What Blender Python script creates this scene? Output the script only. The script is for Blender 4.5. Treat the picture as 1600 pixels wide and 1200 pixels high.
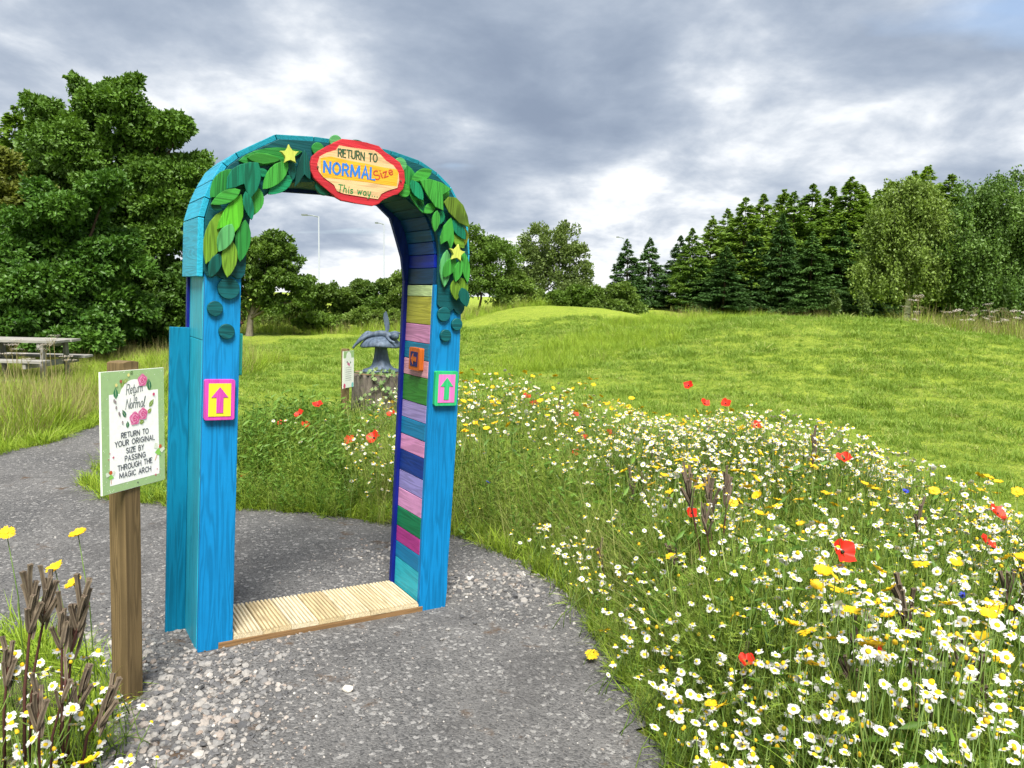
import bpy, bmesh, math, random
import numpy as np
from mathutils import Matrix, Vector, Euler
from mathutils.geometry import delaunay_2d_cdt

for o in list(bpy.data.objects):
    bpy.data.objects.remove(o)
scene = bpy.context.scene
COL = scene.collection
rng = np.random.default_rng(7)
random.seed(7)
PI = math.pi

# ---------------------------------------------------------------- camera
CAM_H, PITCH, ROLL, FPX = 1.55, 0.115, 0.022, 1190.0
cam_data = bpy.data.cameras.new('camera')
cam_data.sensor_width = 36.0
cam_data.lens = 36.0 * FPX / 1600.0
cam_data.clip_start = 0.05
cam_data.clip_end = 3000.0
cam = bpy.data.objects.new('camera', cam_data)
COL.objects.link(cam)
cam.matrix_world = Matrix.Translation((0, 0, CAM_H)) @ Matrix.Rotation(PI / 2 - PITCH, 4, 'X') @ Matrix.Rotation(ROLL, 4, 'Z')
scene.camera = cam

# ---------------------------------------------------------------- sky, sun, exposure
SUN_EL, SUN_AZ = math.radians(57), math.radians(172)      # azimuth: clockwise from +Y
SKY_OFF = ((8.6, 4.4, 0), (2.3, 9.2, 0), (1.3, 5.2, 0))
world = bpy.data.worlds.new('World')
scene.world = world
world.use_nodes = True
nt = world.node_tree
nt.nodes.clear()
def wn(kind, **kw):
    n = nt.nodes.new(kind)
    for k, v in kw.items():
        setattr(n, k, v)
    return n
def wm(op, a, b=None, c=None):
    n = wn('ShaderNodeMath', operation=op)
    for i, q in enumerate((a, b, c)):
        if q is None: continue
        if isinstance(q, (int, float)): n.inputs[i].default_value = q
        else: nt.links.new(q, n.inputs[i])
    return n.outputs[0]
w_out = wn('ShaderNodeOutputWorld'); w_bg = wn('ShaderNodeBackground')
w_bg.inputs['Strength'].default_value = 0.1
nt.links.new(w_bg.outputs[0], w_out.inputs[0])
sky = wn('ShaderNodeTexSky', sky_type='NISHITA')
sky.sun_disc = False
sky.sun_elevation = SUN_EL
sky.sun_rotation = SUN_AZ
tc = wn('ShaderNodeTexCoord'); sep = wn('ShaderNodeSeparateXYZ')
nt.links.new(tc.outputs['Generated'], sep.inputs[0])
zz = wm('MAXIMUM', sep.outputs[2], 0.0)
den = wm('ADD', zz, 0.30)
comb = wn('ShaderNodeCombineXYZ')
nt.links.new(wm('DIVIDE', sep.outputs[0], den), comb.inputs[0])
nt.links.new(wm('DIVIDE', sep.outputs[1], den), comb.inputs[1])
def wnoise(scale, detail, rough, off, dist=0.0, sc=(1, 1, 1)):
    m = wn('ShaderNodeMapping'); m.inputs['Location'].default_value = off; m.inputs['Scale'].default_value = sc
    nt.links.new(comb.outputs[0], m.inputs[0])
    n = wn('ShaderNodeTexNoise'); n.inputs['Scale'].default_value = scale; n.inputs['Detail'].default_value = detail
    n.inputs['Roughness'].default_value = rough; n.inputs['Distortion'].default_value = dist
    nt.links.new(m.outputs[0], n.inputs['Vector'])
    return n.outputs['Fac']
big = wnoise(0.85, 2.0, 0.5, SKY_OFF[0], 0.2)
mid = wnoise(2.4, 7.0, 0.55, SKY_OFF[1], 0.25)
fine = wnoise(7.0, 6.0, 0.55, SKY_OFF[2], 0.2)
cl = wm('ADD', wm('ADD', wm('ADD', wm('MULTIPLY', big, 0.62), 0.115), wm('MULTIPLY', mid, 0.66)), wm('MULTIPLY', fine, 0.20))
# thinner, brighter cloud towards the horizon
hz = wm('POWER', wm('SUBTRACT', 1.0, wm('MINIMUM', wm('MULTIPLY', zz, 4.0), 1.0)), 1.6)
cl = wm('ADD', cl, wm('MULTIPLY', hz, 0.15))
ramp = wn('ShaderNodeValToRGB')
nt.links.new(cl, ramp.inputs[0])
cr = ramp.color_ramp
cr.interpolation = 'B_SPLINE'
stops = [(0.64, (1.18, 1.46, 1.96)), (0.75, (1.52, 1.83, 2.34)), (0.85, (2.05, 2.36, 2.85)), (0.93, (3.1, 3.35, 3.7)), (1.0, (4.8, 4.88, 4.95))]
while len(cr.elements) < len(stops):
    cr.elements.new(0.5)
for e, (p_, c_) in zip(cr.elements, stops):
    e.position = p_; e.color = (c_[0] / 12, c_[1] / 12, c_[2] / 12, 1)
scl = wn('ShaderNodeVectorMath', operation='SCALE'); scl.inputs['Scale'].default_value = 12.0
nt.links.new(ramp.outputs[0], scl.inputs[0])
# thin gaps where the blue sky shows through
gap = wnoise(0.9, 4.0, 0.5, (12.3, 4.4, 0), 0.4, (1, 2.2, 1))
gapr = wn('ShaderNodeMapRange'); gapr.inputs[1].default_value = 0.64; gapr.inputs[2].default_value = 0.76
gapr.inputs[3].default_value = 1.0; gapr.inputs[4].default_value = 0.45
nt.links.new(gap, gapr.inputs[0])
wmix = wn('ShaderNodeMix', data_type='RGBA')
nt.links.new(gapr.outputs[0], wmix.inputs[0])
nt.links.new(sky.outputs[0], wmix.inputs[6]); nt.links.new(scl.outputs[0], wmix.inputs[7])
nt.links.new(wmix.outputs[2], w_bg.inputs['Color'])

sun_d = bpy.data.lights.new('sun', 'SUN')
sun_d.energy = 4.3
sun_d.angle = math.radians(24)
sun_d.color = (1.0, 0.95, 0.86)
sun = bpy.data.objects.new('sun', sun_d)
COL.objects.link(sun)
sun_dir = Vector((math.sin(SUN_AZ) * math.cos(SUN_EL), math.cos(SUN_AZ) * math.cos(SUN_EL), math.sin(SUN_EL)))
sun.rotation_euler = sun_dir.to_track_quat('Z', 'Y').to_euler()
sun.location = (0, -4, 12)

scene.view_settings.view_transform = 'Standard'
scene.view_settings.look = 'None'
scene.view_settings.exposure = 1.25
scene.view_settings.gamma = 1.0
scene.view_settings.use_curve_mapping = False
scene.cycles.use_denoising = True
scene.cycles.max_bounces = 5
scene.cycles.diffuse_bounces = 3
scene.cycles.adaptive_threshold = 0.02
scene.cycles.transparent_max_bounces = 6
scene.render.engine = 'CYCLES'

# ---------------------------------------------------------------- helpers
def lin(h, k=1.0):
    h = h.lstrip('#')
    out = []
    for i in (0, 2, 4):
        v = int(h[i:i + 2], 16) / 255
        out.append((v / 12.92 if v <= 0.04045 else ((v + 0.055) / 1.055) ** 2.4) * k)
    return tuple(out)

def ray(u, v):
    """view ray through a pixel of the 1600 x 1200 photograph"""
    du, dv = u - 800, v - 600
    c, s = math.cos(ROLL), math.sin(ROLL)
    a, b = du * c + dv * s, -du * s + dv * c
    q = (a / FPX, 1.0, -b / FPX)
    c, s = math.cos(PITCH), math.sin(PITCH)
    return Vector((q[0], c * q[1] + s * q[2], -s * q[1] + c * q[2]))
def at(u, v, Y):
    d = ray(u, v)
    return Vector((0, 0, CAM_H)) + d * (Y / d.y)
def ground(u, v, z=0.0):
    d = ray(u, v)
    return Vector((0, 0, CAM_H)) + d * ((z - CAM_H) / d.z)

def tag(o, label=None, cat=None, group=None, kind=None):
    if label: o['label'] = label
    if cat: o['category'] = cat
    if group: o['group'] = group
    if kind: o['kind'] = kind
    return o
def empty(name, loc=(0, 0, 0), rot=(0, 0, 0)):
    o = bpy.data.objects.new(name, None)
    o.empty_display_size = 0.1
    o.location = loc; o.rotation_euler = rot
    COL.objects.link(o)
    return o
def link(name, me, mat=None, parent=None, loc=None, rot=None, scale=None, linked=True):
    o = bpy.data.objects.new(name, me)
    if mat is not None and not me.materials:
        me.materials.append(mat)
    if linked: COL.objects.link(o)
    if parent is not None: o.parent = parent
    if loc is not None: o.location = loc
    if rot is not None: o.rotation_euler = rot
    if scale is not None: o.scale = scale if hasattr(scale, '__len__') else (scale,) * 3
    return o
def mesh(name, verts, faces, smooth=False):
    me = bpy.data.meshes.new(name)
    me.from_pydata([tuple(map(float, v)) for v in verts], [], [tuple(map(int, f)) for f in faces])
    if smooth: me.shade_smooth()
    me.update()
    return me
def np_mesh(name, V, F, tint=None, smooth=False):
    """quick mesh from arrays; all faces the same size"""
    V = np.asarray(V, np.float32); F = np.asarray(F, np.int32)
    me = bpy.data.meshes.new(name)
    k = F.shape[1]
    me.vertices.add(len(V)); me.vertices.foreach_set('co', V.ravel())
    me.loops.add(F.size); me.loops.foreach_set('vertex_index', F.ravel())
    me.polygons.add(len(F))
    me.polygons.foreach_set('loop_start', np.arange(0, F.size, k, dtype=np.int32))
    try: me.polygons.foreach_set('loop_total', np.full(len(F), k, np.int32))
    except Exception: pass
    if tint is not None:
        a = me.attributes.new('tint', 'FLOAT', 'POINT'); a.data.foreach_set('value', np.asarray(tint, np.float32))
    me.update(calc_edges=True); me.validate()
    if smooth: me.shade_smooth()
    return me
def bm_obj(name, bm, mat, parent=None, bevel=0.0, smooth=False, seg=2):
    if bevel > 0:
        bmesh.ops.bevel(bm, geom=list(bm.edges), offset=bevel, segments=seg, profile=0.7, affect='EDGES', clamp_overlap=True)
    bmesh.ops.recalc_face_normals(bm, faces=list(bm.faces))
    me = bpy.data.meshes.new(name)
    bm.to_mesh(me); bm.free()
    if smooth: me.shade_smooth()
    return link(name, me, mat, parent)
def box_bm(x0, x1, y0, y1, z0, z1, bm=None):
    bm = bm or bmesh.new()
    v = [bm.verts.new((x, y, z)) for x in (x0, x1) for y in (y0, y1) for z in (z0, z1)]
    for f in ((0, 1, 3, 2), (4, 6, 7, 5), (0, 4, 5, 1), (2, 3, 7, 6), (0, 2, 6, 4), (1, 5, 7, 3)):
        bm.faces.new([v[i] for i in f])
    return bm
def box(name, x0, x1, y0, y1, z0, z1, mat, parent=None, bevel=0.0):
    return bm_obj(name, box_bm(x0, x1, y0, y1, z0, z1), mat, parent, bevel, seg=1 if bevel < 0.003 else 2)
def slab_bm(poly, y0, y1, ax='y'):
    """solid from an outline in the XZ plane, from y0 (front) to y1"""
    bm = bmesh.new()
    mk = (lambda p, t: (p[0], t, p[1])) if ax == 'y' else (lambda p, t: (t, p[0], p[1]))
    f = [bm.verts.new(mk(p, y0)) for p in poly]; b = [bm.verts.new(mk(p, y1)) for p in poly]
    n = len(poly)
    bm.faces.new(f); bm.faces.new(b[::-1])
    for i in range(n):
        j = (i + 1) % n
        bm.faces.new((f[j], f[i], b[i], b[j]))
    return bm
def slab(name, poly, y0, y1, mat, parent=None, bevel=0.0, ax='y'):
    return bm_obj(name, slab_bm(poly, y0, y1, ax), mat, parent, bevel, seg=1 if bevel < .003 else 2)
def tube_geo(path, radii, sides=6, cap=True):
    path = [Vector(p) for p in path]
    V, F = [], []
    up = Vector((0.13, 0.21, 1)).normalized()
    n = len(path)
    for i, p in enumerate(path):
        t = (path[min(i + 1, n - 1)] - path[max(i - 1, 0)]).normalized()
        a = t.cross(up)
        if a.length < 1e-3: a = t.cross(Vector((1, 0, 0)))
        a.normalize(); b = t.cross(a)
        r = radii[i] if hasattr(radii, '__len__') else radii
        for k in range(sides):
            q = 2 * PI * k / sides
            V.append(p + (a * math.cos(q) + b * math.sin(q)) * r)
    for i in range(n - 1):
        for k in range(sides):
            k2 = (k + 1) % sides
            F.append((i * sides + k, i * sides + k2, (i + 1) * sides + k2, (i + 1) * sides + k))
    if cap:
        F.append(tuple(range(sides))[::-1]); F.append(tuple((n - 1) * sides + k for k in range(sides)))
    return V, F
def tube(name, path, radii, mat, parent=None, sides=6, smooth=True, **kw):
    V, F = tube_geo(path, radii, sides)
    return link(name, mesh(name, V, F, smooth), mat, parent, **kw)
def lathe_geo(prof, sides=24, wob=None):
    V, F = [], []
    for i, (r, z) in enumerate(prof):
        for k in range(sides):
            q = 2 * PI * k / sides
            w = wob(q, i) if wob else (1, 0)
            V.append((r * w[0] * math.cos(q), r * w[0] * math.sin(q), z + w[1]))
    for i in range(len(prof) - 1):
        for k in range(sides):
            k2 = (k + 1) % sides
            F.append((i * sides + k, i * sides + k2, (i + 1) * sides + k2, (i + 1) * sides + k))
    F.append(tuple(range(sides))[::-1]); F.append(tuple((len(prof) - 1) * sides + k for k in range(sides)))
    return V, F
def copy_tree(o, parent=None):
    c = o.copy(); COL.objects.link(c); c.parent = parent
    for ch in o.children:
        copy_tree(ch, c)
    return c

# ---------------------------------------------------------------- materials
MATS = {}
def new_mat(name):
    m = bpy.data.materials.new(name); m.use_nodes = True
    t = m.node_tree
    return m, t, t.nodes['Principled BSDF'], t.nodes['Material Output']
def node(t, kind, ins=None, **kw):
    n = t.nodes.new(kind)
    for k, v in kw.items(): setattr(n, k, v)
    for k, v in (ins or {}).items():
        if isinstance(v, bpy.types.NodeSocket): t.links.new(v, n.inputs[k])
        else: n.inputs[k].default_value = v
    return n
def noise_n(t, vec, scale, detail=4, rough=0.55, dist=0.0):
    return node(t, 'ShaderNodeTexNoise', {'Vector': vec, 'Scale': scale, 'Detail': detail, 'Roughness': rough, 'Distortion': dist}).outputs['Fac']
def mixc(t, f, a, b, mode='MIX'):
    n = t.nodes.new('ShaderNodeMix'); n.data_type = 'RGBA'; n.blend_type = mode
    for i, v in ((0, f), (6, a), (7, b)):
        if isinstance(v, bpy.types.NodeSocket): t.links.new(v, n.inputs[i])
        else: n.inputs[i].default_value = v if i == 0 else (*v, 1)
    return n.outputs[2]
def rng_n(t, v, a, b, c=0.0, d=1.0):
    return node(t, 'ShaderNodeMapRange', {0: v, 1: a, 2: b, 3: c, 4: d}).outputs[0]
def bump_n(t, h, strength, dist=0.01):
    return node(t, 'ShaderNodeBump', {'Height': h, 'Strength': strength, 'Distance': dist}).outputs[0]
def mth(t, op, a, b):
    return node(t, 'ShaderNodeMath', {0: a, 1: b}, operation=op).outputs[0]

def paint(hexc, axis='z', k=0.68, grain=0.24, rough=0.5):
    """stained / painted softwood with the grain along one axis"""
    key = ('paint', hexc, axis, k, grain)
    if key in MATS: return MATS[key]
    m, t, bs, out = new_mat('painted_wood')
    base = lin(hexc, k)
    co = node(t, 'ShaderNodeTexCoord').outputs['Object']
    oi = node(t, 'ShaderNodeObjectInfo').outputs['Random']
    off = node(t, 'ShaderNodeCombineXYZ', {0: mth(t, 'MULTIPLY', oi, 31.0), 1: mth(t, 'MULTIPLY', oi, 17.0), 2: mth(t, 'MULTIPLY', oi, 53.0)}).outputs[0]
    v = node(t, 'ShaderNodeVectorMath', {0: co, 1: off}, operation='ADD').outputs[0]
    s = {'x': (1.3, 22, 22), 'y': (22, 1.3, 22), 'z': (22, 22, 1.3)}[axis]
    mp = node(t, 'ShaderNodeMapping', {'Vector': v, 'Scale': s}).outputs[0]
    lo = noise_n(t, mp, 0.8, 2, 0.5, 1.2)
    rings = node(t, 'ShaderNodeMath', {0: mth(t, 'MULTIPLY', lo, 46.0)}, operation='SINE').outputs[0]
    fi = noise_n(t, node(t, 'ShaderNodeMapping', {'Vector': v, 'Scale': tuple(q * 5 for q in s)}).outputs[0], 1.0, 4, 0.6)
    pat = noise_n(t, v, 5.0, 3, 0.6)
    dark = tuple(c * (1 - grain) for c in base)
    lite = tuple(min(0.9, c * 1.12 + 0.001) for c in base)
    c = mixc(t, rng_n(t, rings, -0.4, 1.0), lite, dark)
    c = mixc(t, rng_n(t, fi, 0.45, 0.75, 0.0, 0.45), c, dark)
    c = mixc(t, rng_n(t, pat, 0.4, 0.75, 0.0, 0.4), c, lite)
    wear = noise_n(t, v, 2.2, 6, 0.7)
    c = mixc(t, rng_n(t, wear, 0.45, 0.75, 0.0, 0.45), c, tuple(q * .62 for q in base))
    # knots
    kn = node(t, 'ShaderNodeTexVoronoi', {'Vector': node(t, 'ShaderNodeMapping', {'Vector': v, 'Scale': tuple(4.5 if q > 5 else 2.4 for q in s)}).outputs[0], 'Scale': 1.0}).outputs['Distance']
    c = mixc(t, rng_n(t, kn, 0.035, 0.075, 0.55, 0.0), c, tuple(q * 0.3 for q in base))
    t.links.new(c, bs.inputs['Base Color'])
    bs.inputs['Roughness'].default_value = rough
    bs.inputs['Specular IOR Level'].default_value = 0.22
    h = mth(t, 'ADD', mth(t, 'MULTIPLY', rings, 0.25), fi)
    t.links.new(bump_n(t, h, 0.22, 0.004), bs.inputs['Normal'])
    MATS[key] = m
    return m
def plain(hexc, k=0.85, rough=0.6, var=0.15, scale=20.0, metal=0.0):
    key = ('plain', hexc, k, rough, var, scale)
    if key in MATS: return MATS[key]
    m, t, bs, out = new_mat('plain_paint')
    b = lin(hexc, k)
    co = node(t, 'ShaderNodeTexCoord').outputs['Object']
    n = noise_n(t, co, scale, 5, 0.6)
    t.links.new(mixc(t, rng_n(t, n, 0.3, 0.7), tuple(c * (1 - var) for c in b), tuple(min(1, c * (1 + var)) for c in b)), bs.inputs['Base Color'])
    bs.inputs['Roughness'].default_value = rough; bs.inputs['Metallic'].default_value = metal
    MATS[key] = m
    return m
def foliage(name, a, b, trans=0.35, rough=0.55, rand=0.5, spec=0.3):
    """leaf / blade colour between a and b by the piece's own tint and by copy"""
    m, t, bs, out = new_mat(name)
    ti = node(t, 'ShaderNodeAttribute', attribute_name='tint').outputs['Fac']
    oi = node(t, 'ShaderNodeObjectInfo').outputs['Random']
    f = mth(t, 'ADD', mth(t, 'MULTIPLY', ti, 1 - rand), mth(t, 'MULTIPLY', oi, rand))
    c = mixc(t, f, a, b)
    t.links.new(c, bs.inputs['Base Color'])
    bs.inputs['Roughness'].default_value = rough
    bs.inputs['Specular IOR Level'].default_value = spec
    tr = node(t, 'ShaderNodeBsdfTranslucent', {'Color': mixc(t, 1.0, c, (1.0, 1.0, 0.55), 'MULTIPLY')})
    mx = node(t, 'ShaderNodeMixShader', {0: trans, 1: bs.outputs[0], 2: tr.outputs[0]})
    t.links.new(mx.outputs[0], out.inputs[0])
    return m

# ---------------------------------------------------------------- lettering drawn as brush strokes
def arc(cx, cy, rx, ry, a0, a1, n=9):
    return [(cx + rx * math.cos(math.radians(a0 + (a1 - a0) * i / (n - 1))), cy + ry * math.sin(math.radians(a0 + (a1 - a0) * i / (n - 1)))) for i in range(n)]
GLY = {
 'R': (.60, [[(0, 0), (0, 1)], [(0, 1), (.25, 1)] + arc(.25, .75, .25, .25, 90, -90) + [(0, .5)], [(.22, .5), (.52, 0)]]),
 'E': (.52, [[(.45, 1), (0, 1), (0, 0), (.45, 0)], [(0, .52), (.38, .52)]]),
 'T': (.60, [[(0, 1), (.56, 1)], [(.28, 1), (.28, 0)]]),
 'U': (.62, [[(0, 1), (0, .28)] + arc(.27, .28, .27, .28, 180, 360) + [(.54, 1)]]),
 'N': (.66, [[(0, 0), (0, 1)], [(0, 1), (.56, 0)], [(.56, 0), (.56, 1)]]),
 'O': (.74, [arc(.33, .5, .33, .5, 90, 450, 20)]),
 'Y': (.58, [[(0, 1), (.26, .48)], [(.52, 1), (.26, .48), (.26, 0)]]),
 'I': (.14, [[(.05, 0), (.05, 1)]]),
 'G': (.72, [arc(.36, .5, .34, .5, 50, 330, 14) + [(.66, .44), (.40, .44)]]),
 'A': (.64, [[(0, 0), (.29, 1), (.58, 0)], [(.11, .34), (.47, .34)]]),
 'L': (.48, [[(0, 1), (0, 0), (.42, 0)]]),
 'S': (.54, [arc(.25, .75, .23, .25, 35, 250, 9) + arc(.23, .25, .25, .25, 80, -150, 9)]),
 'Z': (.58, [[(.02, 1), (.50, 1)], [(.50, 1), (0, 0)], [(0, 0), (.52, 0)]]),
 'B': (.58, [[(0, 0), (0, 1), (.22, 1)] + arc(.22, .77, .2, .23, 90, -90) + [(0, .54)], [(.2, .54)] + arc(.22, .27, .26, .27, 90, -90) + [(0, 0)]]),
 'P': (.54, [[(0, 0), (0, 1), (.22, 1)] + arc(.22, .74, .26, .26, 90, -90) + [(0, .48)]]),
 'H': (.64, [[(0, 0), (0, 1)], [(.54, 0), (.54, 1)], [(0, .52), (.54, .52)]]),
 'M': (.92, [[(0, 0), (.05, 1)], [(.05, 1), (.41, .12)], [(.41, .12), (.77, 1)], [(.77, 1), (.82, 0)]]),
 'C': (.66, [arc(.36, .5, .34, .5, 50, 310, 14)]),
 'i': (.2, [[(.06, .58), (.06, .1), (.14, 0)], [(.06, .80), (.06, .84)]]),
 'z': (.46, [[(0, .58), (.36, .58)], [(.36, .58), (0, 0)], [(0, 0), (.38, 0)]]),
 'e': (.46, [[(.02, .30), (.36, .34)] + arc(.2, .32, .18, .28, 10, 320, 12)]),
 'h': (.50, [[(.02, 0), (.06, 1.0)], [(.03, .35)] + arc(.2, .36, .16, .22, 150, 10, 7) + [(.34, .05), (.42, 0)]]),
 's': (.40, [arc(.18, .44, .15, .14, 30, 250, 7) + arc(.16, .15, .17, .15, 80, -150, 7)]),
 'w': (.66, [[(0, .58), (.12, .0)], [(.12, 0), (.28, .5)], [(.28, .5), (.42, 0)], [(.42, 0), (.56, .58)]]),
 'a': (.50, [arc(.2, .29, .19, .29, 40, 400, 14) + [(.37, .1), (.45, 0)]]),
 'y': (.48, [[(0, .58), (.06, .15), (.18, .05), (.30, .2)], [(.36, .58), (.30, .1), (.2, -.3), (.05, -.34)]]),
 '.': (.24, [[(.06, 0), (.07, .04)]]),
 't': (.36, [[(.14, .85), (.10, .15), (.2, 0), (.3, .1)], [(0, .55), (.28, .6)]]),
 'u': (.50, [[(0, .55), (.03, .1), (.16, .0), (.32, .25), (.35, .56), (.34, .12), (.46, .02)]]),
 'r': (.40, [[(0, .5), (.06, .55), (.05, 0)], [(.06, .35), (.18, .55), (.32, .52)]]),
 'n': (.50, [[(.02, .55), (.05, 0)], [(.05, .32), (.18, .55), (.32, .5), (.34, .1), (.46, .03)]]),
 'o': (.46, [arc(.19, .29, .18, .28, 90, 450, 14)]),
 'm': (.86, [[(.02, .55), (.04, 0)], [(.04, .32), (.18, .55), (.33, .45), (.35, 0)], [(.35, .32), (.50, .55), (.65, .48), (.67, .1), (.80, .03)]]),
 'l': (.28, [[(.04, .1), (.16, .7), (.18, 1.0), (.09, .96), (.06, .2), (.14, 0), (.24, .06)]]),
 ' ': (.36, []),
}
def smooth_pts(pts, n=4):
    if len(pts) < 3 or len(pts) > 9: return pts
    P = [Vector(p) for p in pts]; out = []
    for i in range(len(P) - 1):
        a, b, c, d = P[max(i - 1, 0)], P[i], P[i + 1], P[min(i + 2, len(P) - 1)]
        for j in range(n):
            t = j / n
            out.append(tuple(0.5 * ((2 * b) + (c - a) * t + (2 * a - 5 * b + 4 * c - d) * t * t + (3 * b - a - 3 * c + d) * t ** 3)))
    return out + [tuple(P[-1])]
def lettering(name, text, A, B, height, width, y, mat, parent, slant=0.0, curvy='', jit=0.0, track=0.09, grow=0.0, y_step=-0.00012):
    """strokes of text from A to B (points in the XZ plane of the parent), laid at depth y"""
    A, B = Vector(A), Vector(B)
    adv = sum(GLY[c][0] + track for c in text) - track
    dirx = (B - A).normalized(); up = Vector((-dirx.y, dirx.x))
    sx = (B - A).length / adv
    V, F = [], []; x = 0.0; ns = 0
    r = random.Random(len(text) * 7 + 3)
    for ci, ch in enumerate(text):
        a, strokes = GLY[ch]
        hh = height * (1 + grow * ci / max(1, len(text) - 1)) * (1 + jit * r.uniform(-1, 1))
        dy0 = jit * height * 0.5 * r.uniform(-1, 1)
        for s in strokes:
            pts = smooth_pts(s) if (ch.islower() or ch in curvy) else s
            P = [A + dirx * ((x + px) * sx + slant * py * hh) + up * (py * hh + dy0) for px, py in pts]
            n = len(P); L = []; R = []
            for i in range(n):
                t = (P[min(i + 1, n - 1)] - P[max(i - 1, 0)])
                if t.length < 1e-9: t = Vector((1, 0))
                t.normalize(); m = Vector((-t.y, t.x))
                # mitre
                if 0 < i < n - 1:
                    t1 = (P[i] - P[i - 1]).normalized()
                    c = max(0.45, abs(m.dot(Vector((-t1.y, t1.x)))))
                else: c = 1
                w = width * 0.5 / c
                e = P[i] + (t * width * 0.35 if i == n - 1 else (-t * width * 0.35 if i == 0 else Vector((0, 0))))
                L.append(e + m * w); R.append(e - m * w)
            b = len(V); yy = y + y_step * (ns % 5)
            ns += 1
            for l_, r_ in zip(L, R):
                V.append((l_.x, yy, l_.y)); V.append((r_.x, yy, r_.y))
            for i in range(n - 1):
                F.append((b + 2 * i, b + 2 * i + 1, b + 2 * i + 3, b + 2 * i + 2))
        x += a + track
    return link(name, mesh(name, V, F), mat, parent)
def flat(name, poly, y, mat, parent, ax='y'):
    V = [(p[0], y, p[1]) if ax == 'y' else (y, p[0], p[1]) for p in poly]
    return link(name, mesh(name, V, [tuple(range(len(V)))]), mat, parent)
def ring(c, rx, ry, n=28):
    return [(c[0] + rx * math.cos(2 * PI * i / n), c[1] + ry * math.sin(2 * PI * i / n)) for i in range(n)]
# ---------------------------------------------------------------- the lie of the land
def sst(a, b, x):
    t = np.clip((np.asarray(x, float) - a) / (b - a), 0, 1)
    return t * t * (3 - 2 * t)
def T(x, y):
    x = np.asarray(x, float); y = np.asarray(y, float)
    m1 = 1.12 * np.exp(-((x - 8.2) / 6.0) ** 2 - ((y - 19.5) / 6.0) ** 2) * sst(-3.5, 0.5, x)
    m2 = 1.22 * np.exp(-((x - 1.8) / 5.0) ** 2 - ((y - 28) / 6.0) ** 2)
    far = 0.95 * sst(27, 40, y) * sst(-8, 8, x)
    g = np.maximum(m1, 0) + m2 * (1 - 0.5 * np.clip(m1, 0, 1))
    g = np.maximum(g, far) * 0.5 + 0.5 * (g + far - g * far / 1.1)
    g = g * sst(5.0, 9.5, y)
    s_ = (x + 1.32) * .8406 + (y - 3.11) * .5417          # the path falls gently to the right
    g = g - .0404 * (np.clip(s_ - .12, 0, 1.35)) * (1 - sst(5.2, 8.5, y)) * sst(-1.5, 1.0, y)
    rough = 0.03 * np.sin(x * 1.7 + 0.6 * y) * np.sin(y * 1.3 - 0.4 * x) + 0.02 * np.sin(3.1 * x + 1) * np.sin(2.7 * y)
    return g + rough * sst(7.5, 11, y)
def Tz(x, y): return float(T(x, y))
def ground(u, v):
    """where a pixel's ray meets the land near the camera"""
    d = ray(u, v); z = 0.0
    for _ in range(6):
        p = Vector((0, 0, CAM_H)) + d * ((z - CAM_H) / d.z); z = Tz(p.x, p.y)
    return p

def in_poly(P, poly):
    x, y = P[:, 0], P[:, 1]
    c = np.zeros(len(P), bool); n = len(poly); j = n - 1
    for i in range(n):
        xi, yi = poly[i]; xj, yj = poly[j]
        k = ((yi > y) != (yj > y)) & (x < (xj - xi) * (y - yi) / (yj - yi + 1e-12) + xi)
        c ^= k; j = i
    return c
def edge_dist(P, poly):
    d = np.full(len(P), 1e9); n = len(poly)
    for i in range(n):
        a = np.array(poly[i]); b = np.array(poly[(i + 1) % n]); ab = b - a
        t = np.clip(((P - a) @ ab) / (ab @ ab), 0, 1)
        d = np.minimum(d, np.linalg.norm(P - (a + t[:, None] * ab), axis=1))
    return d
def in_view(P, z=0.3, pad=80):
    """keeps what the photograph's frame (with a wide margin) holds"""
    d = np.stack([P[:, 0], P[:, 1], z - CAM_H + np.zeros(len(P))], 1)
    c, s = math.cos(PITCH), math.sin(PITCH)
    yy = c * d[:, 1] - s * d[:, 2]; zz_ = s * d[:, 1] + c * d[:, 2]
    yy = np.maximum(yy, 1e-3)
    u = 800 + FPX * d[:, 0] / yy; v = 600 - FPX * zz_ / yy
    return (u > -pad) & (u < 1600 + pad) & (v < 1200 + pad * 2)

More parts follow.
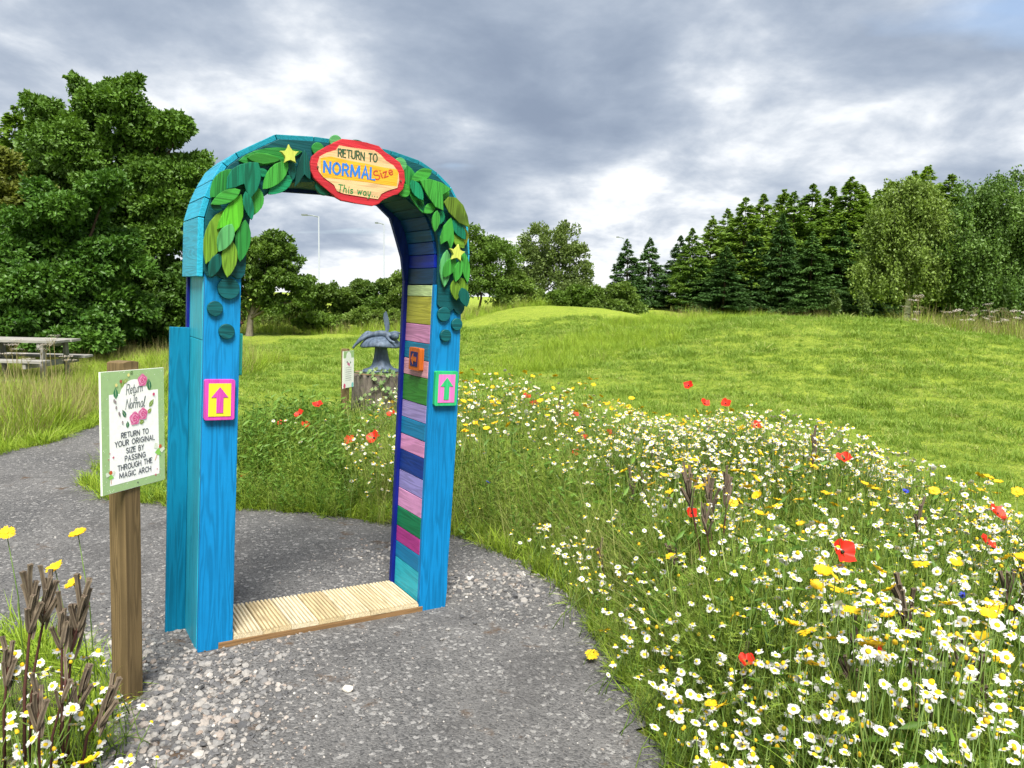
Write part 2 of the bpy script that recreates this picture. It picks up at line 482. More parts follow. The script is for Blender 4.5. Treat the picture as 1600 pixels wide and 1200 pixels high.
BED = [(0.62, 0.9), (0.60, 1.7), (0.56, 2.4), (0.47, 3.0), (0.40, 3.6), (0.28, 4.1), (0.02, 4.5), (-0.28, 4.85), (-0.75, 5.1), (-1.15, 5.25),
       (-1.35, 6.0), (-1.3, 7.4), (-0.2, 7.9), (0.9, 7.3), (1.9, 6.3), (2.5, 5.2), (2.85, 4.3), (3.2, 3.3), (3.5, 2.0), (3.0, 0.9)]
WEEDS = [(-1.15, 5.25), (-1.7, 5.35), (-2.4, 5.3), (-2.9, 5.45), (-3.15, 5.7), (-2.8, 6.1), (-2.3, 7.4), (-1.3, 7.4), (-1.35, 6.0)]
LEFTBED = [(-1.30, 1.3), (-1.34, 1.9), (-1.42, 2.35), (-1.62, 2.75), (-2.0, 3.05), (-2.6, 3.25), (-3.4, 3.2), (-3.6, 1.3)]
PATH = [(0.75, 0.2), (0.70, 1.0), (0.66, 1.7), (0.62, 2.4), (0.53, 3.0), (0.46, 3.6), (0.34, 4.1), (0.07, 4.55), (-0.25, 4.9), (-0.75, 5.2), (-1.2, 5.35),
        (-1.7, 5.4), (-2.4, 5.36), (-2.95, 5.5), (-3.35, 5.9), (-3.55, 6.8), (-3.75, 7.8), (-4.05, 9.0), (-4.7, 10.2), (-5.9, 11.3), (-8.5, 12.6), (-13, 13.6),
        (-13, 12.0), (-8.6, 11.6), (-5.9, 10.75), (-5.05, 9.8), (-4.75, 8.7), (-4.6, 7.6), (-4.75, 6.75), (-6.0, 5.95), (-8.0, 5.3), (-12, 4.8), (-12, 2.0),
        (-6, 2.4), (-3.4, 3.3), (-2.6, 3.32), (-2.0, 3.15), (-1.55, 2.8), (-1.36, 2.35), (-1.26, 1.9), (-1.22, 1.2), (-1.2, 0.2)]
def wobble(poly, step=0.12, amp=0.035, seed=1):
    r = np.random.default_rng(seed); out = []
    n = len(poly)
    for i in range(n):
        a = np.array(poly[i]); b = np.array(poly[(i + 1) % n]); L = np.linalg.norm(b - a)
        st = step if a[1] < 8 else step * 3
        k = max(1, int(L / st))
        for j in range(k):
            out.append(tuple(a + (b - a) * j / k + r.normal(0, amp, 2)))
    return out
def sheet(name, poly, dz, mat, grid=0.35):
    xs = [p[0] for p in poly]; ys = [p[1] for p in poly]
    gx, gy = np.meshgrid(np.arange(min(xs), max(xs), grid), np.arange(min(ys), max(ys), grid))
    G = np.stack([gx.ravel(), gy.ravel()], 1)
    G = G[in_poly(G, poly)]; G = G[edge_dist(G, poly) > 0.08]
    pts = [Vector(p) for p in poly] + [Vector(p) for p in G]
    n = len(poly)
    r = delaunay_2d_cdt(pts, [(i, (i + 1) % n) for i in range(n)], [], 1, 1e-5)
    V = np.array([(v.x, v.y) for v in r[0]]); z = T(V[:, 0], V[:, 1]) + dz
    F = [f for f in r[2]]
    C = np.array([V[list(f)].mean(0) for f in F]); ok = in_poly(C, poly)
    F = [f for f, k in zip(F, ok) if k]
    me = mesh(name, np.column_stack([V, z]), F, True)
    return tag(link(name, me, mat), kind='structure')

# mown lawn
m_lawn, t, bs, out = new_mat('mown_lawn')
co = node(t, 'ShaderNodeNewGeometry').outputs['Position']
n1 = noise_n(t, co, 0.55, 5, 0.6, 0.5); n2 = noise_n(t, co, 5.0, 6, 0.65, 0.6)
n3 = noise_n(t, node(t, 'ShaderNodeMapping', {'Vector': co, 'Scale': (30, 55, 30), 'Rotation': (0, 0, 0.3)}).outputs[0], 1.0, 5, 0.65)
c = mixc(t, rng_n(t, n1, 0.35, 0.68), (0.16, 0.25, 0.016), (0.29, 0.39, 0.032))
c = mixc(t, rng_n(t, n2, 0.35, 0.70), c, (0.36, 0.42, 0.060))
c = mixc(t, rng_n(t, n3, 0.42, 0.62, 0.0, 0.75), c, (0.060, 0.100, 0.014))
c = mixc(t, rng_n(t, noise_n(t, co, 2.1, 6, 0.7, 1.0), 0.62, 0.76, 0.0, 0.45), c, (0.16, 0.16, 0.05))
t.links.new(c, bs.inputs['Base Color']); bs.inputs['Roughness'].default_value = 0.85; bs.inputs['Specular IOR Level'].default_value = 0.15
t.links.new(bump_n(t, mth(t, 'ADD', n3, n2), 0.8, 0.06), bs.inputs['Normal'])

gx = np.concatenate([-np.geomspace(420, 14.2, 34), np.arange(-14, 20.01, 0.34), np.geomspace(20.6, 420, 34)])
gy = np.concatenate([-np.geomspace(120, 3, 16), np.arange(-2.5, 34, 0.34), np.geomspace(34.4, 900, 46)])
XX, YY = np.meshgrid(gx, gy)
ZZ = T(XX, YY)
# the made ground (path and beds) lies in a shallow tray cut into the turf
GP = np.stack([XX.ravel(), YY.ravel()], 1)
tray = in_poly(GP, PATH) & (edge_dist(GP, PATH) > 0.02)
ZZ = (ZZ.ravel() - 0.05 * tray).reshape(ZZ.shape)
nx, ny = len(gx), len(gy)
idx = np.arange(nx * ny).reshape(ny, nx)
F = np.stack([idx[:-1, :-1].ravel(), idx[:-1, 1:].ravel(), idx[1:, 1:].ravel(), idx[1:, :-1].ravel()], 1)
lawn = link('lawn', np_mesh('lawn', np.stack([XX.ravel(), YY.ravel(), ZZ.ravel()], 1), F, smooth=True), m_lawn)
tag(lawn, kind='structure')

# stony path
m_path, t, bs, out = new_mat('gravel_path')
co = node(t, 'ShaderNodeNewGeometry').outputs['Position']
a1 = noise_n(t, co, 1.1, 5, 0.6, 0.4); a2 = noise_n(t, co, 6.0, 5, 0.65); a3 = noise_n(t, co, 140.0, 3, 0.7)
vo = node(t, 'ShaderNodeTexVoronoi', {'Vector': co, 'Scale': 130.0})
vo2 = node(t, 'ShaderNodeTexVoronoi', {'Vector': co, 'Scale': 62.0})
sepc = node(t, 'ShaderNodeSeparateColor', {0: vo.outputs['Color']}).outputs[0]
sepd = node(t, 'ShaderNodeSeparateColor', {0: vo2.outputs['Color']}).outputs[1]
c = mixc(t, rng_n(t, a1, 0.35, 0.7), (0.046, 0.047, 0.050), (0.120, 0.117, 0.115))
c = mixc(t, rng_n(t, sepc, 0.15, 1.0, 0.0, 0.6), c, (0.175, 0.172, 0.170))
c = mixc(t, rng_n(t, sepd, 0.88, 0.94, 0.0, 0.8), c, (0.25, 0.245, 0.24))
c = mixc(t, rng_n(t, sepc, 0.28, 0.0, 0.0, 0.65), c, (0.034, 0.035, 0.037))
c = mixc(t, rng_n(t, noise_n(t, co, 2.6, 6, 0.6, 0.8), 0.5, 0.68, 0.0, 0.55), c, (0.045, 0.044, 0.045))
soil = rng_n(t, mth(t, 'MULTIPLY', a2, mth(t, 'ADD', a1, 0.45)), 0.60, 0.70)
c = mixc(t, soil, c, (0.075, 0.052, 0.036))
t.links.new(c, bs.inputs['Base Color']); bs.inputs['Roughness'].default_value = 0.9; bs.inputs['Specular IOR Level'].default_value = 0.25
hb = mth(t, 'SUBTRACT', mth(t, 'MULTIPLY', a3, 0.6), mth(t, 'ADD', vo.outputs['Distance'], mth(t, 'MULTIPLY', vo2.outputs['Distance'], 0.7)))
t.links.new(bump_n(t, hb, 0.7, 0.006), bs.inputs['Normal'])
path = sheet('gravel_path', wobble(PATH, seed=3), 0.0, m_path, 0.3)

m_soil, t, bs, out = new_mat('bed_soil')
co = node(t, 'ShaderNodeNewGeometry').outputs['Position']
c = mixc(t, rng_n(t, noise_n(t, co, 9, 6, 0.65), 0.35, 0.7), (0.028, 0.024, 0.012), (0.07, 0.062, 0.03))
t.links.new(c, bs.inputs['Base Color']); bs.inputs['Roughness'].default_value = 0.95
t.links.new(bump_n(t, noise_n(t, co, 40, 5, 0.7), 0.8, 0.02), bs.inputs['Normal'])
BED_SOIL = [(x + (.09 if i < 10 else 0), y + (.06 if 5 < i < 10 else 0)) for i, (x, y) in enumerate(BED)]
sheet('flower_bed_ground', wobble(BED_SOIL, seed=5), 0.006, m_soil, 0.5)
sheet('verge_ground', wobble(LEFTBED, seed=6), 0.006, m_soil, 0.5)
ART = {'board': {'buds': [((-0.0838, 0.1681), '#e8dc90'), ((-0.0271, 0.2008), '#eadf8f'), ((0.0953, 0.1206), '#d04a7a'), ((-0.0625, 0.1802), '#b05a50')],
           'corners': [(-0.1508, 0.2169), (0.1518, 0.2189), (0.1498, -0.2185), (-0.1518, -0.2182)],
           'fairies': [((0.109, -0.1099), (0.1314, -0.0751)), ((-0.1148, -0.1652), (-0.1143, -0.135))],
           'gleaves': [((-0.0846, 0.118), (-0.087, 0.1608)), ((-0.0571, 0.1561), (-0.0527, 0.1887)), ((-0.0407, 0.0476), (-0.0565, 0.0774)), ((-0.0334, 0.0082), (-0.033, 0.0339)),
                       ((0.0763, 0.1381), (0.0712, 0.1807)), ((0.0719, 0.0748), (0.0958, 0.1019)), ((0.0646, 0.0517), (0.0839, 0.0683)), ((0.0225, 0.0196), (0.0481, 0.0244)),
                       ((-0.0184, 0.2044), (-0.005, 0.2139)), ((-0.0484, 0.1732), (-0.0305, 0.1888))],
           'lav': [(-0.088, 0.1083), (-0.0851, 0.0879), (-0.0728, 0.0664), (-0.0696, 0.061), (-0.0942, 0.1139), (-0.0572, 0.0316)],
           'oval': [(0.0017, 0.1232), (-0.0685, 0.1267), (0.0705, 0.1227), (0.0012, 0.1837), (0.0007, 0.0611)],
           'panel': [(-0.1157, 0.1357), (0.1193, 0.1374), (0.1227, -0.1886), (-0.1172, -0.1901)],
           'roses': [((0.0399, 0.1775), (0.0402, 0.1999)), ((0.0004, 0.0394), (0.0008, 0.0637)), ((0.0402, 0.0522), (0.0405, 0.0743))],
           'script': [('Return', (-0.0381, 0.1292), (0.0428, 0.137)), ('To', (-0.0067, 0.1007), (0.0135, 0.104)), ('Normal', (-0.0415, 0.0774), (0.0503, 0.0796))],
           'stars': [(-0.1009, -0.0892), (-0.1163, -0.0731), (-0.1217, -0.0934), (0.1022, -0.1892), (0.1097, -0.1687), (0.1227, -0.1831)],
           'txt': [('RETURN TO', (-0.0634, -0.0252), (0.0685, -0.0243)), ('YOUR ORIGINAL', (-0.0927, -0.0536), (0.0988, -0.0526)), ('SIZE BY', (-0.0408, -0.0835), (0.0445, -0.0821)),
                   ('PASSING', (-0.0479, -0.1118), (0.0518, -0.1115)), ('THROUGH THE', (-0.0814, -0.1419), (0.0855, -0.1385)), ('MAGIC ARCH', (-0.0742, -0.1699), (0.0794, -0.1698))]},
 'buttons': [((0.094, 1.56), 0.044), ((0.042, 1.475), 0.031), ((0.09, 1.382), 0.032), ((1.1, 1.5), 0.0351), ((1.175, 1.454), 0.0301), ((1.116, 1.397), 0.0301)],
 'discs': [((0.447, 2.179), 0.0283, '#2d8a3c'), ((0.524, 2.223), 0.0284, '#5aa866'), ((0.61, 2.219), 0.0598, '#0b5a44'), ((0.832, 2.172), 0.0314, '#5aa866'), ((0.857, 2.058), 0.0303, '#3f9a3a'),
           ((0.478, 2.027), 0.0403, '#0b5a44')],
 'leaves': [(0, '#2d8a3c',
             [(0.118, 2.08), (0.1444, 2.1072), (0.1832, 2.1311), (0.2272, 2.1478), (0.2728, 2.1586), (0.3234, 2.1625), (0.3582, 2.1617), (0.382, 2.159), (0.3636, 2.1437), (0.335, 2.1239),
              (0.2905, 2.0993), (0.2464, 2.0833), (0.2006, 2.0731), (0.155, 2.0718)],
             (0.96, 0.29)),
            (1, '#3f9a3a',
             [(0.149, 2.097), (0.1643, 2.1107), (0.1855, 2.1205), (0.2086, 2.1249), (0.232, 2.1253), (0.2573, 2.1206), (0.2745, 2.1151), (0.286, 2.11), (0.2756, 2.1028), (0.2599, 2.0942),
              (0.2359, 2.0848), (0.2127, 2.0808), (0.1892, 2.0808), (0.1666, 2.0864)],
             (1.0, 0.09)),
            (2, '#3f9a3a',
             [(0.313, 2.105), (0.3155, 2.0783), (0.3087, 2.0505), (0.2943, 2.0265), (0.2752, 2.0062), (0.2488, 1.9895), (0.2284, 1.9806), (0.213, 1.976), (0.2136, 1.992), (0.2172, 2.0141),
              (0.2268, 2.0438), (0.2417, 2.0674), (0.2613, 2.0873), (0.2865, 2.1008)],
             (-0.61, -0.79)),
            (1, '#138a5e',
             [(0.338, 2.05), (0.3363, 2.0277), (0.3269, 2.006), (0.3118, 1.9886), (0.2933, 1.975), (0.2693, 1.9655), (0.2513, 1.9614), (0.238, 1.96), (0.2407, 1.973), (0.2467, 1.9905),
              (0.2587, 2.0134), (0.2742, 2.0304), (0.2931, 2.0436), (0.3157, 2.0507)],
             (-0.74, -0.67)),
            (3, '#0a7458',
             [(0.189, 2.08), (0.156, 2.077), (0.116, 2.061), (0.086, 2.039), (0.069, 2.004), (0.067, 1.957), (0.103, 1.968), (0.137, 1.993), (0.144, 1.958), (0.163, 1.933), (0.189, 1.971),
              (0.202, 2.017), (0.199, 2.053)],
             (0, -1)),
            (0, '#2d8a3c',
             [(0.098, 2.044), (0.1035, 2.0183), (0.0998, 1.9914), (0.0882, 1.9681), (0.0715, 1.9482), (0.0471, 1.9317), (0.0278, 1.9227), (0.013, 1.918), (0.0118, 1.9335), (0.0129, 1.9547),
              (0.0191, 1.9836), (0.0313, 2.0065), (0.0486, 2.026), (0.0721, 2.0394)],
             (-0.56, -0.83)),
            (3, '#3f9a3a',
             [(0.122, 1.961), (0.1158, 1.9408), (0.1024, 1.922), (0.0845, 1.9076), (0.0642, 1.8971), (0.0396, 1.8908), (0.0218, 1.8889), (0.009, 1.889), (0.0143, 1.9006), (0.0236, 1.916),
              (0.0396, 1.9357), (0.0578, 1.9496), (0.0783, 1.9597), (0.1011, 1.9639)],
             (-0.84, -0.54)),
            (2, '#5fc02c',
             [(0.128, 1.946), (0.094, 1.92), (0.062, 1.873), (0.043, 1.827), (0.036, 1.794), (0.066, 1.808), (0.092, 1.826), (0.095, 1.802), (0.099, 1.78), (0.124, 1.815), (0.137, 1.858),
              (0.137, 1.91)],
             (0, -1)),
            (1, '#6f9a2c',
             [(0.062, 1.875), (0.0749, 1.8423), (0.0778, 1.8029), (0.0707, 1.7639), (0.0568, 1.7269), (0.0333, 1.6902), (0.0136, 1.6668), (-0.002, 1.652), (-0.0074, 1.6728), (-0.0117, 1.703),
              (-0.0121, 1.7466), (-0.0043, 1.7854), (0.0104, 1.8222), (0.0337, 1.8542)],
             (-0.28, -0.96)),
            (3, '#5aa866',
             [(0.092, 1.822), (0.1013, 1.8014), (0.1031, 1.7783), (0.0973, 1.7571), (0.0866, 1.738), (0.0687, 1.7205), (0.0538, 1.7101), (0.042, 1.704), (0.0382, 1.7167), (0.0353, 1.7347),
              (0.0354, 1.7597), (0.0417, 1.7807), (0.0529, 1.7996), (0.0707, 1.8143)],
             (-0.39, -0.92)),
            (3, '#0a7458',
             [(0.141, 1.958), (0.1553, 1.9472), (0.1668, 1.9309), (0.1737, 1.9122), (0.1771, 1.8926), (0.176, 1.8706), (0.1732, 1.8555), (0.17, 1.845), (0.1622, 1.8526), (0.1524, 1.8646),
              (0.1409, 1.8833), (0.1344, 1.9021), (0.1314, 1.9218), (0.1337, 1.9417)],
             (0.25, -0.97)),
            (1, '#3f9a3a',
             [(0.202, 1.981), (0.2157, 1.9628), (0.2221, 1.9413), (0.2204, 1.9205), (0.2132, 1.9011), (0.1982, 1.8822), (0.1849, 1.8704), (0.174, 1.863), (0.1675, 1.8745), (0.161, 1.891),
              (0.1561, 1.9146), (0.1584, 1.9353), (0.1662, 1.9546), (0.1816, 1.9709)],
             (-0.23, -0.97)),
            (1, '#2d8a3c',
             [(0.149, 1.847), (0.1641, 1.8241), (0.1723, 1.7948), (0.1724, 1.7646), (0.1668, 1.7349), (0.1535, 1.7043), (0.1412, 1.6842), (0.131, 1.671), (0.1236, 1.686), (0.1157, 1.7081),
              (0.1089, 1.7408), (0.1094, 1.771), (0.1157, 1.8006), (0.1295, 1.8276)],
             (-0.1, -0.99)),
            (2, '#6f9a2c',
             [(0.093, 1.758), (0.1087, 1.7381), (0.1176, 1.7125), (0.1185, 1.6861), (0.1138, 1.6601), (0.1014, 1.6332), (0.0898, 1.6156), (0.08, 1.604), (0.0723, 1.6171), (0.0638, 1.6364),
              (0.0561, 1.665), (0.0558, 1.6913), (0.0611, 1.7173), (0.0742, 1.741)],
             (-0.08, -1.0)),
            (2, '#04564f',
             [(0.049, 1.7), (0.0567, 1.6834), (0.0585, 1.6645), (0.0544, 1.6465), (0.0463, 1.6299), (0.0326, 1.6144), (0.0211, 1.6048), (0.012, 1.599), (0.0088, 1.6093), (0.0062, 1.624),
              (0.0058, 1.6448), (0.0103, 1.6626), (0.0188, 1.679), (0.0324, 1.6923)],
             (-0.34, -0.94)),
            (1, '#04564f',
             [(0.328, 2.117), (0.34, 2.1079), (0.3486, 2.0949), (0.3524, 2.0803), (0.3527, 2.0653), (0.3485, 2.0489), (0.3436, 2.0376), (0.339, 2.03), (0.3327, 2.0363), (0.3251, 2.0459),
              (0.3169, 2.0608), (0.3135, 2.0754), (0.3136, 2.0904), (0.3186, 2.1052)],
             (0.13, -0.99)),
            (1, '#04564f', [(0.385, 2.165), (0.368, 2.131), (0.354, 2.081), (0.348, 2.005), (0.369, 2.03), (0.387, 2.07), (0.401, 2.05), (0.414, 2.046), (0.414, 2.1), (0.401, 2.141)], (0, -1)),
            (0, '#138a5e',
             [(0.234, 2.058), (0.2353, 2.0464), (0.2332, 2.0371), (0.2281, 2.0316), (0.2211, 2.0289), (0.2114, 2.0299), (0.2038, 2.0323), (0.198, 2.035), (0.198, 2.0413), (0.199, 2.0493),
              (0.2022, 2.0586), (0.2075, 2.0637), (0.2147, 2.066), (0.224, 2.0641)],
             (-0.84, -0.54)),
            (0, '#0b5a44',
             [(0.168, 1.992), (0.17, 1.9716), (0.1655, 1.9543), (0.1555, 1.943), (0.1421, 1.9364), (0.1234, 1.9356), (0.1089, 1.9378), (0.098, 1.941), (0.0983, 1.9524), (0.1006, 1.9668),
              (0.1071, 1.9843), (0.1175, 1.9951), (0.1313, 2.0012), (0.1492, 2.0002)],
             (-0.81, -0.59)),
            (2, '#0b5a44',
             [(0.01, 1.895), (0.0191, 1.901), (0.0287, 1.9032), (0.037, 1.9013), (0.0442, 1.8967), (0.0501, 1.8882), (0.0533, 1.8809), (0.055, 1.875), (0.0495, 1.8723), (0.0419, 1.8698),
              (0.0316, 1.8685), (0.0235, 1.8707), (0.0165, 1.8756), (0.0117, 1.8842)],
             (0.91, -0.41)),
            (0, '#2d8a3c',
             [(0.859, 2.179), (0.8892, 2.162), (0.9168, 2.1333), (0.9371, 2.0987), (0.9515, 2.0612), (0.9589, 2.0179), (0.9603, 1.9874), (0.959, 1.966), (0.9417, 1.9787), (0.9191, 1.9993),
              (0.8905, 2.0326), (0.8709, 2.0676), (0.8572, 2.1054), (0.8528, 2.1449)],
             (0.42, -0.91)),
            (2, '#3f9a3a',
             [(0.983, 2.166), (0.9782, 2.1464), (0.9667, 2.129), (0.9509, 2.1167), (0.9326, 2.1085), (0.9102, 2.1051), (0.8938, 2.1053), (0.882, 2.107), (0.8864, 2.1181), (0.8942, 2.1325),
              (0.9081, 2.1504), (0.9242, 2.1622), (0.9427, 2.17), (0.9636, 2.1714)],
             (-0.86, -0.5)),
            (2, '#138a5e',
             [(0.88, 2.107), (0.8995, 2.1059), (0.9172, 2.0982), (0.9302, 2.0855), (0.9394, 2.0699), (0.9441, 2.0496), (0.9449, 2.0343), (0.944, 2.023), (0.9329, 2.0251), (0.9183, 2.03),
              (0.9, 2.0399), (0.8874, 2.0529), (0.8786, 2.0688), (0.8759, 2.0879)],
             (0.61, -0.8)),
            (3, '#3f9a3a', [(0.918, 2.109), (0.965, 2.124), (1.028, 2.115), (1.087, 2.09), (1.035, 2.062), (1.043, 2.026), (1.047, 1.987), (1.003, 2.0), (0.961, 2.046), (0.936, 2.081)], (0, -1)),
            (1, '#3f9a3a',
             [(1.085, 2.081), (1.0866, 2.0664), (1.0835, 2.0541), (1.0765, 2.0463), (1.0671, 2.0418), (1.0539, 2.0416), (1.0437, 2.0435), (1.036, 2.046), (1.0361, 2.0541), (1.0377, 2.0644),
              (1.0421, 2.0768), (1.0494, 2.0842), (1.0591, 2.0883), (1.0717, 2.0872)],
             (-0.81, -0.58)),
            (1, '#3f9a3a',
             [(1.014, 2.016), (1.0156, 2.0006), (1.0119, 1.9867), (1.0039, 1.9767), (0.9932, 1.9697), (0.9783, 1.9664), (0.9667, 1.9661), (0.958, 1.967), (0.9583, 1.9758), (0.9601, 1.9872),
              (0.9654, 2.0015), (0.9737, 2.0112), (0.9847, 2.0178), (0.999, 2.0196)],
             (-0.75, -0.66)),
            (3, '#3f9a3a',
             [(1.015, 1.985), (1.0251, 1.972), (1.0309, 1.9553), (1.0316, 1.938), (1.0286, 1.9209), (1.0207, 1.9032), (1.0133, 1.8916), (1.007, 1.884), (1.002, 1.8925), (0.9965, 1.9052),
              (0.9915, 1.9239), (0.9912, 1.9412), (0.9946, 1.9582), (1.0029, 1.9738)],
             (-0.08, -1.0)),
            (1, '#138a5e',
             [(1.055, 1.989), (1.064, 1.9774), (1.0681, 1.9643), (1.0668, 1.9519), (1.0617, 1.9407), (1.0515, 1.9302), (1.0424, 1.9238), (1.035, 1.92), (1.0308, 1.9272), (1.0265, 1.9374),
              (1.0235, 1.9518), (1.0252, 1.964), (1.0307, 1.9751), (1.0412, 1.984)],
             (-0.28, -0.96)),
            (3, '#5d7a24', [(1.047, 2.026), (1.071, 2.055), (1.111, 2.056), (1.152, 2.025), (1.178, 1.978), (1.193, 1.924), (1.134, 1.94), (1.075, 1.984)], (0, -1)),
            (2, '#3f9a3a', [(1.096, 1.963), (1.059, 1.919), (1.043, 1.861), (1.048, 1.829), (1.082, 1.856), (1.092, 1.831), (1.101, 1.805), (1.118, 1.858), (1.11, 1.928)], (0, -1)),
            (2, '#0a7458',
             [(1.102, 1.953), (1.1227, 1.9526), (1.1427, 1.9449), (1.1584, 1.9318), (1.1706, 1.9154), (1.1788, 1.8936), (1.1821, 1.8772), (1.183, 1.865), (1.1709, 1.8669), (1.1548, 1.8716),
              (1.1338, 1.8815), (1.1185, 1.895), (1.1067, 1.9118), (1.1007, 1.9323)],
             (0.68, -0.74)),
            (0, '#93a02a',
             [(1.172, 1.931), (1.1893, 1.922), (1.2016, 1.9083), (1.2071, 1.8925), (1.2076, 1.8758), (1.2015, 1.857), (1.1945, 1.844), (1.188, 1.835), (1.1789, 1.8414), (1.1681, 1.8514),
              (1.1562, 1.8672), (1.1513, 1.8831), (1.1514, 1.8999), (1.1586, 1.9169)],
             (0.16, -0.99)),
            (1, '#6f9a2c',
             [(1.121, 1.883), (1.1381, 1.8863), (1.1541, 1.8836), (1.1663, 1.8756), (1.1752, 1.8643), (1.1805, 1.8478), (1.1821, 1.8349), (1.182, 1.825), (1.1721, 1.8244), (1.1591, 1.8254),
              (1.1424, 1.8298), (1.1306, 1.8382), (1.1221, 1.8499), (1.1185, 1.8657)],
             (0.72, -0.69)),
            (1, '#5aa866',
             [(1.089, 1.809), (1.1055, 1.7869), (1.1155, 1.7579), (1.1176, 1.7274), (1.1141, 1.6971), (1.103, 1.6652), (1.0922, 1.644), (1.083, 1.63), (1.0747, 1.6446), (1.0654, 1.6664),
              (1.0565, 1.699), (1.055, 1.7295), (1.0592, 1.7598), (1.0711, 1.7881)],
             (-0.03, -1.0)),
            (2, '#3f9a3a',
             [(1.13, 1.775), (1.137, 1.7547), (1.1366, 1.7335), (1.1291, 1.7152), (1.117, 1.6996), (1.0982, 1.6866), (1.0829, 1.6796), (1.071, 1.676), (1.0685, 1.6882), (1.0674, 1.705),
              (1.0698, 1.7277), (1.0778, 1.7457), (1.0904, 1.761), (1.1088, 1.7715)],
             (-0.51, -0.86)),
            (3, '#3f9a3a',
             [(1.157, 1.767), (1.1666, 1.7507), (1.1704, 1.7313), (1.1682, 1.7122), (1.1617, 1.6941), (1.1494, 1.6763), (1.1387, 1.6651), (1.13, 1.658), (1.1256, 1.6683), (1.1214, 1.6833),
              (1.1188, 1.7047), (1.1215, 1.7237), (1.1285, 1.7417), (1.1409, 1.7571)],
             (-0.24, -0.97)),
            (1, '#3f9a3a',
             [(1.179, 1.808), (1.1953, 1.7928), (1.2083, 1.7707), (1.216, 1.7458), (1.2197, 1.7201), (1.2182, 1.6917), (1.2148, 1.6723), (1.211, 1.659), (1.2021, 1.6696), (1.191, 1.6859),
              (1.178, 1.7111), (1.1708, 1.7361), (1.1676, 1.7619), (1.1704, 1.7874)],
             (0.21, -0.98)),
            (2, '#6f9a2c',
             [(1.13, 1.67), (1.1463, 1.6607), (1.1581, 1.6465), (1.1638, 1.6301), (1.1648, 1.6129), (1.1598, 1.5936), (1.1537, 1.5802), (1.148, 1.571), (1.1394, 1.5776), (1.129, 1.588),
              (1.1175, 1.6043), (1.1124, 1.6208), (1.1119, 1.6381), (1.118, 1.6556)],
             (0.18, -0.98)),
            (0, '#6f9a2c',
             [(1.174, 1.684), (1.1929, 1.6785), (1.208, 1.6671), (1.2171, 1.6522), (1.2215, 1.6354), (1.22, 1.6151), (1.2162, 1.6005), (1.212, 1.59), (1.2017, 1.5946), (1.1888, 1.6025),
              (1.1736, 1.616), (1.1651, 1.6312), (1.1612, 1.6482), (1.1643, 1.6669)],
             (0.37, -0.93)),
            (3, '#04564f',
             [(1.169, 1.634), (1.1881, 1.6283), (1.2029, 1.6169), (1.2111, 1.6022), (1.2143, 1.5858), (1.2112, 1.5662), (1.2062, 1.5521), (1.201, 1.542), (1.1907, 1.5467), (1.178, 1.5546),
              (1.1634, 1.5681), (1.1557, 1.583), (1.153, 1.5996), (1.1576, 1.6177)],
             (0.33, -0.94)),
            (0, '#0b5a44',
             [(0.916, 2.024), (0.929, 2.0256), (0.9421, 2.0226), (0.9529, 2.0158), (0.9617, 2.0066), (0.9684, 1.9936), (0.9716, 1.9836), (0.973, 1.976), (0.9653, 1.9761), (0.9548, 1.9776),
              (0.941, 1.9819), (0.9304, 1.989), (0.9218, 1.9985), (0.9166, 2.0109)],
             (0.76, -0.64))],
 'plaque_band': [(0.45, 2.139), (0.496, 2.153), (0.577, 2.147), (0.66, 2.146), (0.746, 2.142), (0.804, 2.143), (0.813, 2.129), (0.807, 2.068), (0.735, 2.066), (0.663, 2.067), (0.56, 2.064),
                 (0.466, 2.06), (0.454, 2.077)],
 'plaque_in': [(0.438, 2.112), (0.447, 2.145), (0.476, 2.165), (0.518, 2.184), (0.531, 2.205), (0.588, 2.205), (0.693, 2.209), (0.722, 2.197), (0.751, 2.173), (0.788, 2.158), (0.814, 2.129),
               (0.819, 2.096), (0.811, 2.062), (0.765, 2.043), (0.736, 2.026), (0.72, 2.0), (0.688, 2.0), (0.562, 2.003), (0.528, 2.011), (0.514, 2.035), (0.466, 2.06), (0.445, 2.082)],
 'plaque_out': [(0.408, 2.108), (0.415, 2.141), (0.443, 2.17), (0.49, 2.196), (0.508, 2.215), (0.545, 2.236), (0.589, 2.238), (0.658, 2.238), (0.716, 2.233), (0.745, 2.211), (0.774, 2.193),
                (0.819, 2.178), (0.843, 2.14), (0.849, 2.101), (0.841, 2.06), (0.815, 2.033), (0.771, 2.021), (0.747, 2.002), (0.726, 1.98), (0.698, 1.967), (0.621, 1.969), (0.552, 1.972),
                (0.523, 1.984), (0.497, 2.008), (0.456, 2.028), (0.426, 2.052), (0.412, 2.078)],
 'stars': [((0.314, 2.13), 0.043), ((1.129, 1.796), 0.0451)],
 'tile_edge': [(0.159, 1.375), (0.175, 1.376), (0.174, 1.194), (0.16, 1.189)],
 'tile_in': [(0.191, 1.328), (0.003, 1.326), (0.005, 1.22), (0.195, 1.22)],
 'tile_l': [(0.006, 1.185), (0.125, 1.179), (0.126, 1.011), (0.004, 1.012)],
 'tile_r': [(1.067, 1.223), (1.188, 1.223), (1.191, 1.05), (1.066, 1.053)],
 'txt_normal': ((0.467, 2.083), (0.702, 2.082), 0.045),
 'txt_return': ((0.528, 2.158), (0.71, 2.161), 0.033),
 'txt_size': ((0.704, 2.082), (0.792, 2.119), 0.0351),
 'txt_way': ((0.531, 2.009), (0.721, 2.009), 0.031)}
